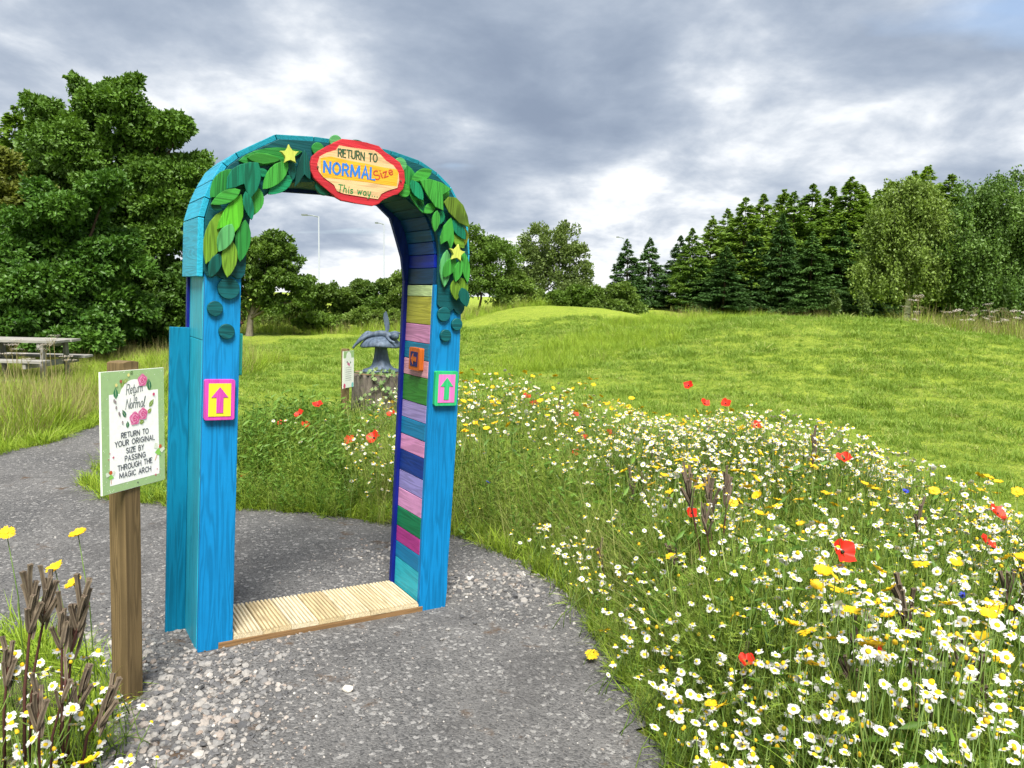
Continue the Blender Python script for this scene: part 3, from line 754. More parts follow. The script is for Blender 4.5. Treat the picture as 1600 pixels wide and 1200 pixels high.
# ---------------------------------------------------------------- the painted arch
AW, LW, AD = 1.1945, 0.1464, 0.305        # overall width, leg width, depth
arch = empty('painted_arch')
arch.matrix_world = Matrix.Translation((-1.3245, 3.1075, 0)) @ Matrix.Rotation(0.5727, 4, 'Z') @ Matrix.Rotation(0.0404, 4, 'Y') @ Matrix.Rotation(0.0057, 4, 'X')
tag(arch, 'tall blue wooden arch with green leaf garland and striped inner side, standing on the path', 'arch')
SKY, CYAN, TEAL, NAVY, DTEAL = '#0786c8', '#2cb2d2', '#007ea6', '#0d1f86', '#06525a'
# legs: front boards (the outer one slightly wavy on its free edge)
slab('front_board', [(0.002, 0.0), (LW, 0.0), (LW, 1.64), (0.002, 1.64)], 0, 0.026, paint(SKY, 'z'), arch, 0.004)
slab('front_board', [(AW - LW, 0.0), (AW + .004, 0.0), (AW + .009, .10), (AW + .006, .2), (AW + .012, .5), (AW + .016, .9), (AW + .010, 1.3), (AW + .006, 1.64), (AW - LW, 1.64)], 0, 0.026, paint('#0784c6', 'z'), arch, 0.004)
box('outer_board', 0, 0.022, 0.028, AD, -0.004, 1.34, paint(CYAN, 'z'), arch, 0.003)
box('outer_board', 0, 0.022, 0.028, AD, 1.342, 1.605, paint('#3ab9d6', 'z'), arch, 0.003)
box('outer_board', AW - 0.02, AW + .002, 0.028, AD, -0.004, 1.60, paint(CYAN, 'z'), arch, 0.003)
box('back_board', -0.012, LW + 0.014, AD + .002, AD + 0.03, 0, 1.66, paint(NAVY, 'z'), arch, 0.003)
box('back_board', AW - LW - 0.018, AW + 0.01, AD + .002, AD + 0.03, 0, 1.66, paint(NAVY, 'z'), arch, 0.003)
box('side_board', -0.084, -0.001, 0.282, 0.302, -0.01, 1.38, paint(TEAL, 'z'), arch, 0.003)
box('side_board', AW + .004, AW + 0.08, 0.282, 0.302, -0.01, 1.38, paint(TEAL, 'z'), arch, 0.003)
# the striped lining of both legs, each stripe a short plank
zs = [1.637, 1.581, 1.443, 1.350, 1.264, 1.179, 1.045, .955, .866, .781, .673, .576, .475, .370, .286, .200, .046]
cs = ['#c4dc9e', '#b3b140', '#d08fbc', '#167aa0', '#dba0ae', '#3a8a34', '#a595d2', '#147fb0', '#df98ca', '#11398e', '#9d95d8', '#df9dce', '#0f7c50', '#b03b8e', '#167fb2', '#30b8cc']
for i in range(16):
    for side in (0, 1):
        hx = cs[i] if side == 0 else cs[(i * 5 + 3) % 16]
        x0, x1 = (AW - LW, AW - LW + .02) if side == 0 else (LW - .02, LW)
        j = random.uniform(-.0012, .0012)
        box('plank', x0 + j, x1 + j, 0.027, AD, zs[i + 1] + .0012, zs[i] - .0012, paint(hx, 'y', grain=.22), arch, 0.002)
# curved head: lining and outer slats follow two chains of short planks
inner = [(LW, 1.64), (.160, 1.75), (.170, 1.85), (.215, 1.945), (.275, 1.995), (.345, 2.03), (.46, 2.045), (.60, 2.05), (.74, 2.048), (.885, 2.028), (.945, 1.99), (.988, 1.958), (1.018, 1.90), (1.036, 1.845), (1.046, 1.785), (1.048, 1.72), (1.048, 1.64)]
incol = ['#05416a', '#062f8c', '#06549c', '#04466a', '#06408c', '#035054', '#035456', '#034c52', '#035456', '#034a56', '#03465e', '#05487c', '#06568a', '#06489c', '#0628a4', '#053a60']
def chain(name, pts, cols, off, y0, y1, axis, gap=.0012, grain=.3):
    P = [Vector(p) for p in pts]; n = len(P)
    N = []
    for i in range(n):
        t = (P[min(i + 1, n - 1)] - P[max(i - 1, 0)]).normalized(); N.append(Vector((-t.y, t.x)))
    for i in range(n - 1):
        d = (P[i + 1] - P[i]).normalized() * gap
        q = [P[i] + d, P[i + 1] - d, P[i + 1] - d + N[i + 1] * off, P[i] + d + N[i] * off]
        slab(name, [tuple(v) for v in q], y0, y1, paint(cols[i % len(cols)], axis, grain=grain), arch, 0.002)
chain('lining_plank', inner, incol, 0.02, 0.018, AD, 'y')
outer = [(-.003, 1.60), (-.002, 1.84), (.018, 1.916), (.044, 1.983), (.082, 2.055), (.127, 2.097), (.281, 2.195), (.44, 2.212), (.62, 2.218), (.80, 2.210), (.94, 2.188), (1.03, 2.148), (1.10, 2.098), (1.155, 2.02), (1.198, 1.934), (1.216, 1.80), (1.212, 1.60)]
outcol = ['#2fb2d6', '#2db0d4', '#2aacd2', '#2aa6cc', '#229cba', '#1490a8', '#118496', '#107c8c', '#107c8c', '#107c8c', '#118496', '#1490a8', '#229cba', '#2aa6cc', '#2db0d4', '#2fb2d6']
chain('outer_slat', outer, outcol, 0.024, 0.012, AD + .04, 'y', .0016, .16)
# garland backing on the front: teal plate with scalloped ends
ring_poly = [(-.004, 1.625)] + outer[1:-1] + [(1.214, 1.66), (1.212, 1.53), (1.20, 1.507), (1.18, 1.503), (1.163, 1.515), (1.152, 1.535), (1.142, 1.518), (1.122, 1.51), (1.10, 1.518), (1.088, 1.54), (1.075, 1.53), (1.062, 1.545)]
ring_poly += [(x + (.012 if x > .6 else -.0), z) for x, z in inner[::-1]][1:-1]
ring_poly += [(.160, 1.66), (.158, 1.625), (.145, 1.606), (.122, 1.603), (.105, 1.618), (.09, 1.603), (.066, 1.598), (.046, 1.613), (.03, 1.60), (.008, 1.603)]
slab('garland_backing', ring_poly, -0.014, 0.008, paint(DTEAL, 'x', grain=.25), arch, 0.002)
back_in = [(.150, 1.66), (.158, 1.85), (.20, 1.945), (.33, 2.022), (.60, 2.036), (.87, 2.02), (.94, 1.966), (.953, 1.93), (1.012, 1.775), (1.028, 1.66)]
slab('back_plate', [(-.012, 1.662)] + outer[1:-1] + [(AW + .01, 1.662)] + back_in[::-1], AD + .003, AD + .028, paint('#0c2c84', 'z'), arch, 0.002)
# garland
LAYER_T, LAYER_0 = 0.011, -0.0145
for lay, colr, poly, ax in ART['leaves']:
    y1 = LAYER_0 - lay * LAYER_T
    tilt = random.uniform(-.002, .002)
    bm = slab_bm(poly, y1 - 0.0105, y1)
    o = bm_obj('leaf', bm, paint(colr, 'x' if abs(ax[0]) > abs(ax[1]) else 'z', k=.70, grain=.46), arch, 0.003)
def star_poly(c, r, rot=0.0, ri=.42):
    return [(c[0] + (r if i % 2 == 0 else r * ri) * math.sin(rot + i * PI / 5), c[1] + (r if i % 2 == 0 else r * ri) * math.cos(rot + i * PI / 5)) for i in range(10)]
for (c, r), rot in zip(ART['stars'], (-.12, .1)):
    slab('star', star_poly(c, r, rot), -0.066, -0.0485, paint('#c6d05e', 'z', grain=.12), arch, 0.0025)
for (c, r) in ART['buttons']:
    slab('round_disc', ring(c, r, r, 30), -0.016, -0.0003, paint('#0a5f66', 'x', grain=.45), arch, 0.002)
for i, (c, r, hx) in enumerate(ART['discs']):
    if i == 2: c = (c[0] + .01, c[1] - .032)
    slab('sign_petal', ring(c, r, r, 24), -0.0262 - .002 * (i % 3), -0.0148, paint(hx, 'x'), arch, 0.002)
# arrow tiles
def rrect(x0, x1, z0, z1, r, n=4):
    out = []
    for cx, cz, a in ((x1 - r, z1 - r, 0), (x0 + r, z1 - r, 90), (x0 + r, z0 + r, 180), (x1 - r, z0 + r, 270)):
        out += [(cx + r * math.cos(math.radians(a + 90 * i / n)), cz + r * math.sin(math.radians(a + 90 * i / n))) for i in range(n + 1)]
    return out
def arrow(cx, cz, h, w):
    return [(cx, cz + h / 2), (cx - w / 2, cz + h * .10), (cx - w * .2, cz + h * .10), (cx - w * .2, cz - h / 2), (cx + w * .2, cz - h / 2), (cx + w * .2, cz + h * .10), (cx + w / 2, cz + h * .10)]
def up_tile(x0, x1, z0, z1, fc, pc):
    f = slab('arrow_tile', rrect(x0, x1, z0, z1, .008), -0.024, -0.0004, paint(fc, 'z', grain=.12), arch, 0.004)
    m = .016
    p = slab('tile_face', [(x0 + m, z0 + m), (x1 - m, z0 + m), (x1 - m, z1 - m), (x0 + m, z1 - m)], -0.0262, -0.0225, paint(pc, 'z', grain=.08), f)
    slab('arrow', arrow((x0 + x1) / 2, (z0 + z1) / 2, (z1 - z0) * .64, (x1 - x0) * .56), -0.0285, -0.0264, paint(fc, 'z', grain=.1), f)
up_tile(.005, .126, 1.012, 1.182, '#d24ab4', '#f2e238')
up_tile(1.067, 1.190, 1.052, 1.223, '#34c07a', '#e67cc6')
def side_tile(xf, out_, y0, y1, z0, z1, fc, pc):
    s = -1 if out_ < 0 else 1
    f = slab('arrow_tile', rrect(y0, y1, z0, z1, .008), xf + s * .0004, xf + s * .026, paint(fc, 'z', grain=.15), arch, 0.004, ax='x')
    m = .02
    slab('tile_face', [(y0 + m, z0 + m), (y1 - m, z0 + m), (y1 - m, z1 - m), (y0 + m, z1 - m)], xf + s * .0245, xf + s * .0282, paint(pc, 'z', grain=.1), f, ax='x')
    a = arrow(0, 0, (y1 - y0) * .5, (z1 - z0) * .5)
    slab('arrow', [((y0 + y1) / 2 + q[1], (z0 + z1) / 2 + q[0]) for q in a], xf + s * .0284, xf + s * .0305, paint(fc, 'y', grain=.1), f, ax='x')
side_tile(AW - LW, -1, .075, .195, 1.212, 1.325, '#c2621f', '#13155c')
side_tile(LW, 1, .06, .185, 1.19, 1.372, '#36bcb4', '#1f7f8a')
# name plaque
pl = slab('sign_plaque', ART['plaque_out'], -0.046, -0.0265, paint('#c8303c', 'x', grain=.15), arch, 0.005)
slab('plaque_face', ART['plaque_in'], -0.0488, -0.0440, paint('#d6b286', 'x', k=.80, grain=.18), pl)
flat('yellow_band', ART['plaque_band'], -0.0493, paint('#dda42e', 'x', k=.82, grain=.18), pl)
A_, B_, h_ = ART['txt_return']; lettering('lettering', 'RETURN TO', A_, B_, h_, .0055, -.0497, plain('#1f4a2c'), pl, jit=.05, track=.14)
A_, B_, h_ = ART['txt_normal']; lettering('lettering', 'NORMAL', A_, B_, h_, .0095, -.0501, plain('#1f6fc4'), pl, jit=.03, track=.17, grow=.12)
A_, B_, h_ = ART['txt_size']; lettering('lettering', 'Size', A_, B_, h_ * 1.1, .0052, -.0501, plain('#b03a1e'), pl, jit=.03, track=.08, curvy='S')
A_, B_, h_ = ART['txt_way']; lettering('lettering', 'This way...', A_, B_, h_ * 1.0, .0042, -.0497, plain('#1e7a3c'), pl, slant=.12, jit=.04)
for c in ((.4395, 2.10), (.8265, 2.095)):
    slab('screw', ring(c, .004, .004, 10), -.0512, -.0461, plain('#8a7a60', rough=.35, metal=.8), pl)
# threshold of ribbed decking boards on a brown joist
x = LW + .002; k = 0
PINE = ['#d8caaa', '#cdbb94', '#dccfb0', '#cab890', '#dacba8', '#d2c19c', '#d8c8a6']
while x < AW - LW - .02:
    wd = min(.128, AW - LW - .001 - x)
    prof = [(x + .001, .031)]
    nr = max(2, int(wd / .0162)); s = (wd - .002) / nr
    for r in range(nr):
        a = x + .001 + r * s
        prof += [(a + s * .06, .0535), (a + s * .14, .0565), (a + s * .60, .0565), (a + s * .68, .0535), (a + s * .72, .0445), (a + s * .99, .0445)]
    prof += [(x + wd - .001, .031)]
    slab('decking_board', prof, -.002 + random.uniform(-.003, .002), AD + .03, paint(PINE[k % 7], 'y', k=.74, grain=.25), arch)
    x += wd; k += 1
box('joist', LW - .06, AW - LW + .02, -.0035, .04, -.02, .0300, paint('#8a6c4a', 'x', k=.75), arch, .003)
box('joist', LW - .06, AW - LW + .02, AD - .02, AD + .0015, -.02, .0300, paint('#8a6c4a', 'x', k=.75), arch, .003)

# ---------------------------------------------------------------- A3 notice on a post beside the arch
def post_sign(base, yaw, lean, post_h, board_z, board_dx, big=True):
    root = empty('post_sign')
    root.matrix_world = Matrix.Translation(base) @ Matrix.Rotation(yaw, 4, 'Z') @ Matrix.Rotation(lean, 4, 'Y')
    s = .037
    bm = slab_bm([(-s, -.06), (s, -.06), (s, post_h - .004), (.3 * s, post_h), (-.5 * s, post_h - .002), (-s, post_h - .006)], -s, s)
    bm_obj('post', bm, m_post, root, .003)
    bd = empty('board'); bd.parent = root; bd.location = (board_dx, -s - .004, board_z)
    B = ART['board']
    w2, h2 = .1512, .2180
    box('backing', -w2, w2, -.0035, .0035, -h2, h2, plain('#e8ece8', .95, .35, .02), bd, .0)
    e = lambda nm, poly, y, hx, k=.9: flat(nm, poly, y, plain(hx, k, .4, .06, 60), bd)
    e('print', [(-w2 + .0012, -h2 + .0012), (w2 - .0012, -h2 + .0012), (w2 - .0012, h2 - .0012), (-w2 + .0012, h2 - .0012)], -.0039, '#9dbd88', .95)
    if not big:
        e('print', [(-w2 * .98, -h2 * .98), (w2 * .98, -h2 * .98), (w2 * .98, h2 * .62), (-w2 * .98, h2 * .62)], -.0042, '#eef0ee', .95)
        e('print', ring((0, h2 * .62), .075, .075), -.0045, '#e6ebe8', .95)
        for i, (x_, z_, r_, hx) in enumerate(((-.02, .07, .018, '#c85a94'), (.012, .055, .02, '#d46ba0'), (-.045, .09, .012, '#3c6a48'), (.05, .08, .012, '#3c6a48'), (-.115, -.19, .03, '#d8487c'), (.11, -.19, .03, '#7fcfd0'))):
            e('print', ring((x_, z_), r_, r_, 14), -.0048 - .0001 * i, hx)
        for i in range(7):
            lettering('lettering', '.......'[:5 + i % 3], (-.08, .02 - .025 * i), (.08, .02 - .025 * i), .1, .011, -.0048, plain('#6a7074'), bd)
        return root
    e('print', B['panel'], -.0042, '#f2f4f6', .98)
    e('print', ring((0.001, .1225), .0695, .0612), -.0045, '#f4f5f6', .98)
    r = random.Random(4)
    for i in range(70):
        side = r.choice('ltrb')
        p = {'l': (r.uniform(-.148, -.119), r.uniform(-.21, .21)), 'r': (r.uniform(.124, .148), r.uniform(-.21, .21)), 't': (r.uniform(-.14, .14), r.uniform(.19, .214)), 'b': (r.uniform(-.14, .14), r.uniform(-.214, -.194))}[side]
        q = r.choice((.0008, .0012, .0018))
        e('print', ring(p, q, q, 6), -.0043, '#e4efe0', .95)
    y = -.0049
    for i, (a, b) in enumerate(B['gleaves']):
        A = Vector(a); Bv = Vector(b); d = Bv - A; n = Vector((-d.y, d.x)) * (.28 if d.length > .03 else .35)
        poly = [A, A + d * .3 + n * .85, A + d * .6 + n * .8, Bv, A + d * .6 - n * .8, A + d * .3 - n * .85]
        e('print', [tuple(q) for q in poly], y - .0001 * i, ['#2f7a55', '#86a84a', '#276a52', '#2c7454', '#2b6e50', '#7c9a48', '#8aa04a', '#7f9a3e', '#5d7f48', '#9aae58'][i % 10])
        e('print', [tuple(A), tuple(A + d * .5 + n * .10), tuple(Bv), tuple(A + d * .5 - n * .10)], y - .0001 * i - .00005, '#c2d6a8')
    for i, c in enumerate(B['lav']):
        e('print', ring(c, .004, .0065, 8), y - .0012, '#9a8f96'); 
    for i, (c, hx) in enumerate(B['buds']):
        e('print', ring(c, .0058, .0062, 10), y - .0013, hx)
    for c, top in B['roses']:
        R_ = (Vector(top) - Vector(c)).length
        for k, (f, hx) in enumerate(((1.0, '#e07fb0'), (.82, '#d65c98'), (.66, '#ec9cc4'), (.48, '#cf4f8c'), (.3, '#e889b6'), (.14, '#b93a74'))):
            poly = [(c[0] + R_ * f * (1 + .10 * math.sin(5 * q + k * 2.1)) * math.cos(q) + .0015 * math.sin(k * 2.3), c[1] + R_ * f * (1 + .10 * math.sin(5 * q + k * 2.1)) * math.sin(q)) for q in [2 * PI * j / 22 for j in range(22)]]
            e('rose', poly, y - .0014 - .00012 * k, hx)
    for tx, a, b in B['script']:
        lettering('lettering', tx, a, b, .036 if len(tx) > 2 else .024, .0026, -.0052, plain('#46565e'), bd, slant=.22, curvy='RNT', track=.02)
    for tx, a, b in B['txt']:
        lettering('lettering', tx, a, b, .0185, .0032, -.0052, plain('#4c5560'), bd, track=.13)
    for c in B['stars']:
        e('print', star_poly(c, .006 if c in (B['stars'][0], B['stars'][3]) else .0035), -.0053, '#c94a72')
    for (c, t_) in B['fairies']:
        c = Vector(c); u = (Vector(t_) - c); L = u.length; u.normalize(); s_ = Vector((u.y, -u.x))
        P = lambda a, b: tuple(c + u * (a * L) + s_ * (b * L))
        e('print', [P(.45, 0), P(.9, -.5), P(.75, -.75), P(.3, -.6)], -.0050, '#dfe9d8'); e('print', [P(.45, 0), P(.95, .45), P(.8, .7), P(.35, .5)], -.0051, '#dfe9d8')
        e('print', [P(.55, -.1), P(.55, .1), P(.1, .5), P(-.05, .1), P(.02, -.3)], -.0053, '#8fd060')
        e('print', [P(.05, .0), P(.02, .1), P(-.6, .14), P(-.6, .05)], -.0052, '#e2b090')
        e('print', ring(P(.78, .02), .0075, .0075, 12), -.0054, '#c8603a')
    slab('screw', ring((.012, -.2005), .003, .003, 8), -.0056, -.0036, plain('#9aa2a2', rough=.3, metal=.8), bd)
    return root
m_post = paint('#7b6848', 'z', k=.72, grain=.36, rough=.8)
nvec = Vector((math.sin(1.278), -math.cos(1.278), 0))
bc = Vector((-1.407, 2.794, 1.037))
ps = post_sign(Vector((-1.4355, 2.738, -.01)), 1.278, .028, 1.295, 1.045, .004)
tag(ps, 'green and white RETURN TO NORMAL notice with pink roses on a square wooden post', 'sign')
# ---------------------------------------------------------------- foliage builders
def leaf_quads(C, D, L, W, fold=0.25, r=rng, twist=None):
    """one folded four-point leaf per row: base C, direction D, length L, width W"""
    n = len(C)
    D = D / (np.linalg.norm(D, axis=1, keepdims=True) + 1e-9)
    A = r.normal(size=(n, 3)) if twist is None else twist
    S = np.cross(D, A); S /= (np.linalg.norm(S, axis=1, keepdims=True) + 1e-9)
    N = np.cross(S, D)
    L = L[:, None]; W = W[:, None]
    m = C + D * L * .45
    V = np.empty((n, 4, 3), np.float32)
    V[:, 0] = C; V[:, 2] = C + D * L - N * L * .08
    V[:, 1] = m + S * W * .5 + N * W * fold; V[:, 3] = m - S * W * .5 + N * W * fold
    b = np.arange(n)[:, None] * 4
    F = np.concatenate([b + np.array([[0, 1, 2]]), b + np.array([[0, 2, 3]])])
    return V.reshape(-1, 3), F
def crown_mesh(name, lobes, n, size, r, clumps=26, core=.25, droop=0.2, spread=.2, sub=0):
    if sub:                                   # break each lobe into smaller uneven sprays
        L2 = []
        for l in lobes:
            R3 = np.array(l[3:6] if len(l) >= 6 else (l[3],) * 3)
            L2.append((*l[:3], *(R3 * .62)))
            for k in range(sub):
                q = r.normal(size=3); q /= np.linalg.norm(q); q[2] = q[2] * .8 + .12
                f = r.uniform(.34, .56)
                L2.append((*(np.array(l[:3]) + q * R3 * r.uniform(.62, .95)), *(R3 * f * np.array([1.15, 1.15, .72]))))
        lobes = L2
    lob = np.array([[*l[:3], *(l[3:6] if len(l) >= 6 else (l[3],) * 3)] for l in lobes], float)
    wts = lob[:, 3] * lob[:, 5]; wts /= wts.sum()
    Cs, Ds, Ts = [], [], []
    for l, w in zip(lob, wts):
        k = int(n * w)
        if k < 4: continue
        nc = max(6, int(clumps))
        q = r.normal(size=(nc, 3)); q /= np.linalg.norm(q, axis=1, keepdims=True)
        q[:, 2] = np.where(q[:, 2] < -.55, -q[:, 2], q[:, 2])
        rad = r.uniform(.72, 1.05, (nc, 1))
        cc = q * rad
        pick = r.integers(0, nc, k)
        sub = r.normal(size=(k, 3)); sub /= np.linalg.norm(sub, axis=1, keepdims=True)
        sub *= r.uniform(.25, 1, (k, 1)) ** .5 * spread * r.uniform(.7, 1.5, (nc, 1))[pick]
        p = cc[pick] + sub
        ic = r.random(k) < core
        pi = r.normal(size=(k, 3)); pi /= np.linalg.norm(pi, axis=1, keepdims=True)
        p[ic] = pi[ic] * (r.uniform(.2, .85, (k, 1)) ** .6)[ic]
        d = p / (np.linalg.norm(p, axis=1, keepdims=True) + 1e-6) * .8 + r.normal(size=(k, 3)) * .6
        d[:, 2] -= droop
        Cs.append(l[:3] + p * l[3:6]); Ds.append(d)
        tt = r.normal(.5, .16, k) + (r.normal(0, .16, nc))[pick] + r.normal(0, .1)
        Ts.append(tt)
    C = np.concatenate(Cs); D = np.concatenate(Ds); tt = np.clip(np.concatenate(Ts), 0, 1)
    k = len(C)
    L = size * r.uniform(.7, 1.35, k); W = L * r.uniform(.5, .75, k)
    V, F = leaf_quads(C, D, L, W, r=r)
    return np_mesh(name, V, F, np.repeat(tt, 4))
m_bark = paint('#5a4a38', 'z', k=.6, grain=.5, rough=.95)
m_barkp = paint('#8a8272', 'z', k=.7, grain=.4, rough=.95)
def limbs_mesh(name, base, lobes, r0, r, bend=.2):
    V, F = [], []
    cen = np.mean([l[:3] for l in lobes], 0)
    top = Vector((float(cen[0]) * .5 + base[0] * .5, float(cen[1]) * .5 + base[1] * .5, float(cen[2])))
    b = Vector(base)
    def add(P, R, s=7):
        nonlocal V, F
        v, f = tube_geo(P, R, s)
        o = len(V); V += v; F += [tuple(i + o for i in q) for q in f]
    mids = [b - Vector((0, 0, .15)), b + Vector((0, 0, .05)), b.lerp(top, .35) + Vector((r.normal() * bend * .4, r.normal() * bend * .4, 0)), b.lerp(top, .7) + Vector((r.normal() * bend * .5, 0, 0)), top]
    add(mids, [r0 * 1.35, r0 * 1.1, r0 * .85, r0 * .6, r0 * .25], 9)
    for l in lobes:
        e = Vector([float(q) for q in l[:3]])
        s = b.lerp(top, r.uniform(.3, .75))
        mid = s.lerp(e, .5) + Vector((0, 0, -.12 * (e - s).length * .5))
        add([s, mid, e], [r0 * .42, r0 * .26, r0 * .07])
    return mesh(name, V, F, True)
def px_lobes(L, Y0, depth=1.0):
    """lobes given by place and radius in the picture at a distance, made round in depth"""
    out = []
    for l in L:
        u, v, r = l[:3]; Y = l[3] if len(l) > 3 else Y0
        c = at(u, v, Y); R = r / FPX * Y
        out.append((c.x, c.y, c.z, R, R * depth, R * (l[4] if len(l) > 4 else .9)))
    return out
def tree(name, label, cat, base, lobes, n, size, mat, r0=.12, seed=1, bark=None, group=None, **kw):
    r = np.random.default_rng(seed)
    root = empty(name, (base[0], base[1], Tz(base[0], base[1])))
    off = np.array([base[0], base[1], root.location.z])
    lob = [tuple(np.array(l[:3]) - off) + tuple(l[3:]) for l in lobes]
    link('trunk', limbs_mesh('trunk', (0, 0, 0), lob, r0, r), bark or m_bark, root)
    link('crown', crown_mesh('crown', lob, n, size, r, **kw), mat, root)
    return tag(root, label, cat, group)

f_oak = foliage('leaf_oak', (0.029, 0.079, 0.011), (0.124, 0.236, 0.030), .3, .5)
f_oak2 = foliage('leaf_alder', (0.038, 0.107, 0.014), (0.154, 0.299, 0.042), .3, .45)
f_yel = foliage('leaf_yellowish', (0.072, 0.102, 0.014), (0.204, 0.228, 0.036), .35, .5)
f_hedge = foliage('leaf_hedge', (0.046, 0.104, 0.014), (0.174, 0.283, 0.041), .35, .5)
f_hedge2 = foliage('leaf_hedge_light', (0.065, 0.124, 0.018), (0.195, 0.293, 0.058), .4, .5)
f_willow = foliage('leaf_willow', (0.077, 0.127, 0.033), (0.209, 0.286, 0.083), .4, .5)
f_spruce = foliage('needle_spruce', (0.024, 0.066, 0.016), (0.087, 0.181, 0.035), .12, .6)
f_larch = foliage('needle_larch', (0.078, 0.163, 0.020), (0.260, 0.388, 0.057), .3, .6)
f_birch = foliage('leaf_birch', (0.069, 0.130, 0.021), (0.194, 0.281, 0.052), .35, .5)
f_birchd = foliage('leaf_birch_dark', (0.048, 0.112, 0.022), (0.163, 0.270, 0.049), .3, .5)
f_brown = foliage('leaf_copper', (0.060, 0.022, 0.012), (0.130, 0.050, 0.022), .2, .5)
GT = 'broadleaf trees behind the path'
tree('oak_tree', 'tallest dark green broadleaf tree, ragged crown, behind the picnic table', 'tree', (-10.6, 18.6),
     px_lobes([(205, 182, 58), (150, 168, 45), (262, 208, 40), (105, 215, 50), (175, 250, 70), (255, 285, 62), (300, 275, 34), (230, 350, 80), (280, 370, 55), (130, 330, 90), (190, 430, 90), (270, 440, 60), (75, 190, 34), (240, 500, 70), (300, 480, 40), (60, 260, 50), (128, 138, 20), (48, 158, 16), (285, 198, 20), (322, 268, 15), (215, 132, 18), (180, 138, 18), (312, 300, 18)], 18.5, 1.0),
     165000, .098, f_oak, .2, 11, clumps=12, core=.34, spread=.36, sub=5)
tree('alder_tree', 'broad leafy green tree reaching down to the grass behind the picnic table', 'tree', (-9.0, 14.8),
     px_lobes([(110, 345, 66), (60, 400, 70), (140, 415, 72), (20, 380, 60), (100, 470, 80), (30, 480, 70), (165, 480, 58), (185, 410, 40), (-40, 440, 80), (140, 530, 50), (60, 535, 50), (-20, 535, 50), (165, 300, 34), (40, 515, 62, 14.6), (100, 535, 46, 14.4), (-20, 510, 62, 14.6), (150, 520, 40, 15), (75, 470, 60, 14.8)], 15.5, 1.0),
     165000, .090, f_oak2, .17, 12, clumps=12, core=.34, spread=.36, sub=5)
tree('field_maple', 'yellowish green bushy tree above the picnic table at the picture edge', 'tree', (-12.2, 16.5),
     px_lobes([(10, 320, 55), (45, 300, 34), (-30, 350, 60), (5, 260, 36), (-40, 290, 50)], 16.8, 1.0), 24000, .09, f_yel, .13, 13, clumps=12, sub=4, spread=.32)
tree('hazel_bush', 'dark bush filling the gap beside the blue arch leg', 'bush', (-8.0, 17.5),
     px_lobes([(280, 500, 44), (250, 520, 40), (310, 520, 34), (225, 500, 40), (290, 455, 40)], 17.2, 1.0, ), 15000, .1, f_oak, .06, 14, clumps=22)
tree('copper_bush', 'small reddish brown bush in shade behind the arch', 'bush', (-8.4, 21),
     px_lobes([(290, 490, 26), (355, 500, 22), (265, 500, 20)], 21, 1.0), 3500, .1, f_brown, .05, 15, clumps=14)
# through the arch
tree('rowan_tree', 'rounded green tree with pale trunks seen through the left of the arch', 'tree', (-9.0, 26.0),
     px_lobes([(428, 378, 24), (405, 395, 34), (446, 410, 28), (385, 420, 34), (420, 440, 40), (462, 445, 26), (370, 440, 34), (340, 430, 40), (478, 468, 20), (395, 465, 26), (430, 475, 24), (360, 480, 26)], 26, 1.0),
     34000, .105, f_hedge, .12, 16, m_barkp, clumps=10, core=.15, sub=4, spread=.34)
hed = [('hazel_bush', 'dark undergrowth bush behind the pale trunks, seen through the arch', (395, 492, 26), (425, 496, 20), (370, 498, 22), (445, 486, 18)),
       ('hazel_bush', 'dark undergrowth just left of the hedge, below the first lamp', (455, 478, 24), (470, 498, 18), (440, 500, 16)),
       ('hawthorn_bush', 'hedge bush beneath the first street lamp, seen through the arch', (480, 478, 34), (500, 462, 24), (455, 490, 24)),
       ('hawthorn_bush', 'hedge bush between the two street lamps, seen through the arch', (535, 470, 30), (520, 455, 22), (555, 458, 24), (535, 492, 26)),
       ('hawthorn_bush', 'hedge bush beneath the second street lamp, behind the mushroom', (590, 468, 34), (575, 455, 20), (612, 452, 22), (590, 495, 26)),
       ('hawthorn_bush', 'hedge bush half hidden by the striped inner leg', (640, 450, 34), (660, 470, 34), (625, 480, 26)),
       ('bramble_bush', 'low dark bramble at the lawn edge behind the small notice', (505, 502, 22), (530, 508, 18), (480, 506, 16)),
       ('bramble_bush', 'low bramble at the lawn edge behind the mushroom statue', (565, 502, 22), (600, 502, 20), (625, 500, 16)),
       ('elder_bush', 'tall bush just past the leafy right leg of the arch', (748, 395, 42), (772, 420, 46), (732, 440, 50), (790, 455, 36), (742, 368, 22), (720, 400, 30)),
       ('elder_bush', 'leafy bush under the feathery willow', (800, 460, 32), (830, 465, 28), (815, 440, 22)),
       ('laurel_bush', 'low round hedge bush right of the feathery willow', (880, 470, 26), (905, 468, 24), (860, 478, 20)),
       ('laurel_bush', 'low hedge bush beside the pair of dark spruces', (940, 472, 26), (965, 470, 24), (985, 478, 22), (975, 452, 14)),
       ('laurel_bush', 'wide low hedge stretch in front of the young willow', (910, 482, 18), (845, 486, 16), (790, 488, 20))]
for i, (nm, lb, *lo) in enumerate(hed):
    Y = (30.5, 30, 30, 30, 30, 30, 27.5, 27.5, 30, 30, 30, 30, 30)[i]
    c = at(lo[0][0], lo[0][1], Y)
    tree(nm, lb, 'bush', (c.x, Y), px_lobes(lo, Y, 1.0), 8200 + 1500 * len(lo), .10, [f_hedge, f_hedge2, f_hedge, f_hedge2][i % 4], .05, 30 + i, clumps=10, sub=4, spread=.34)
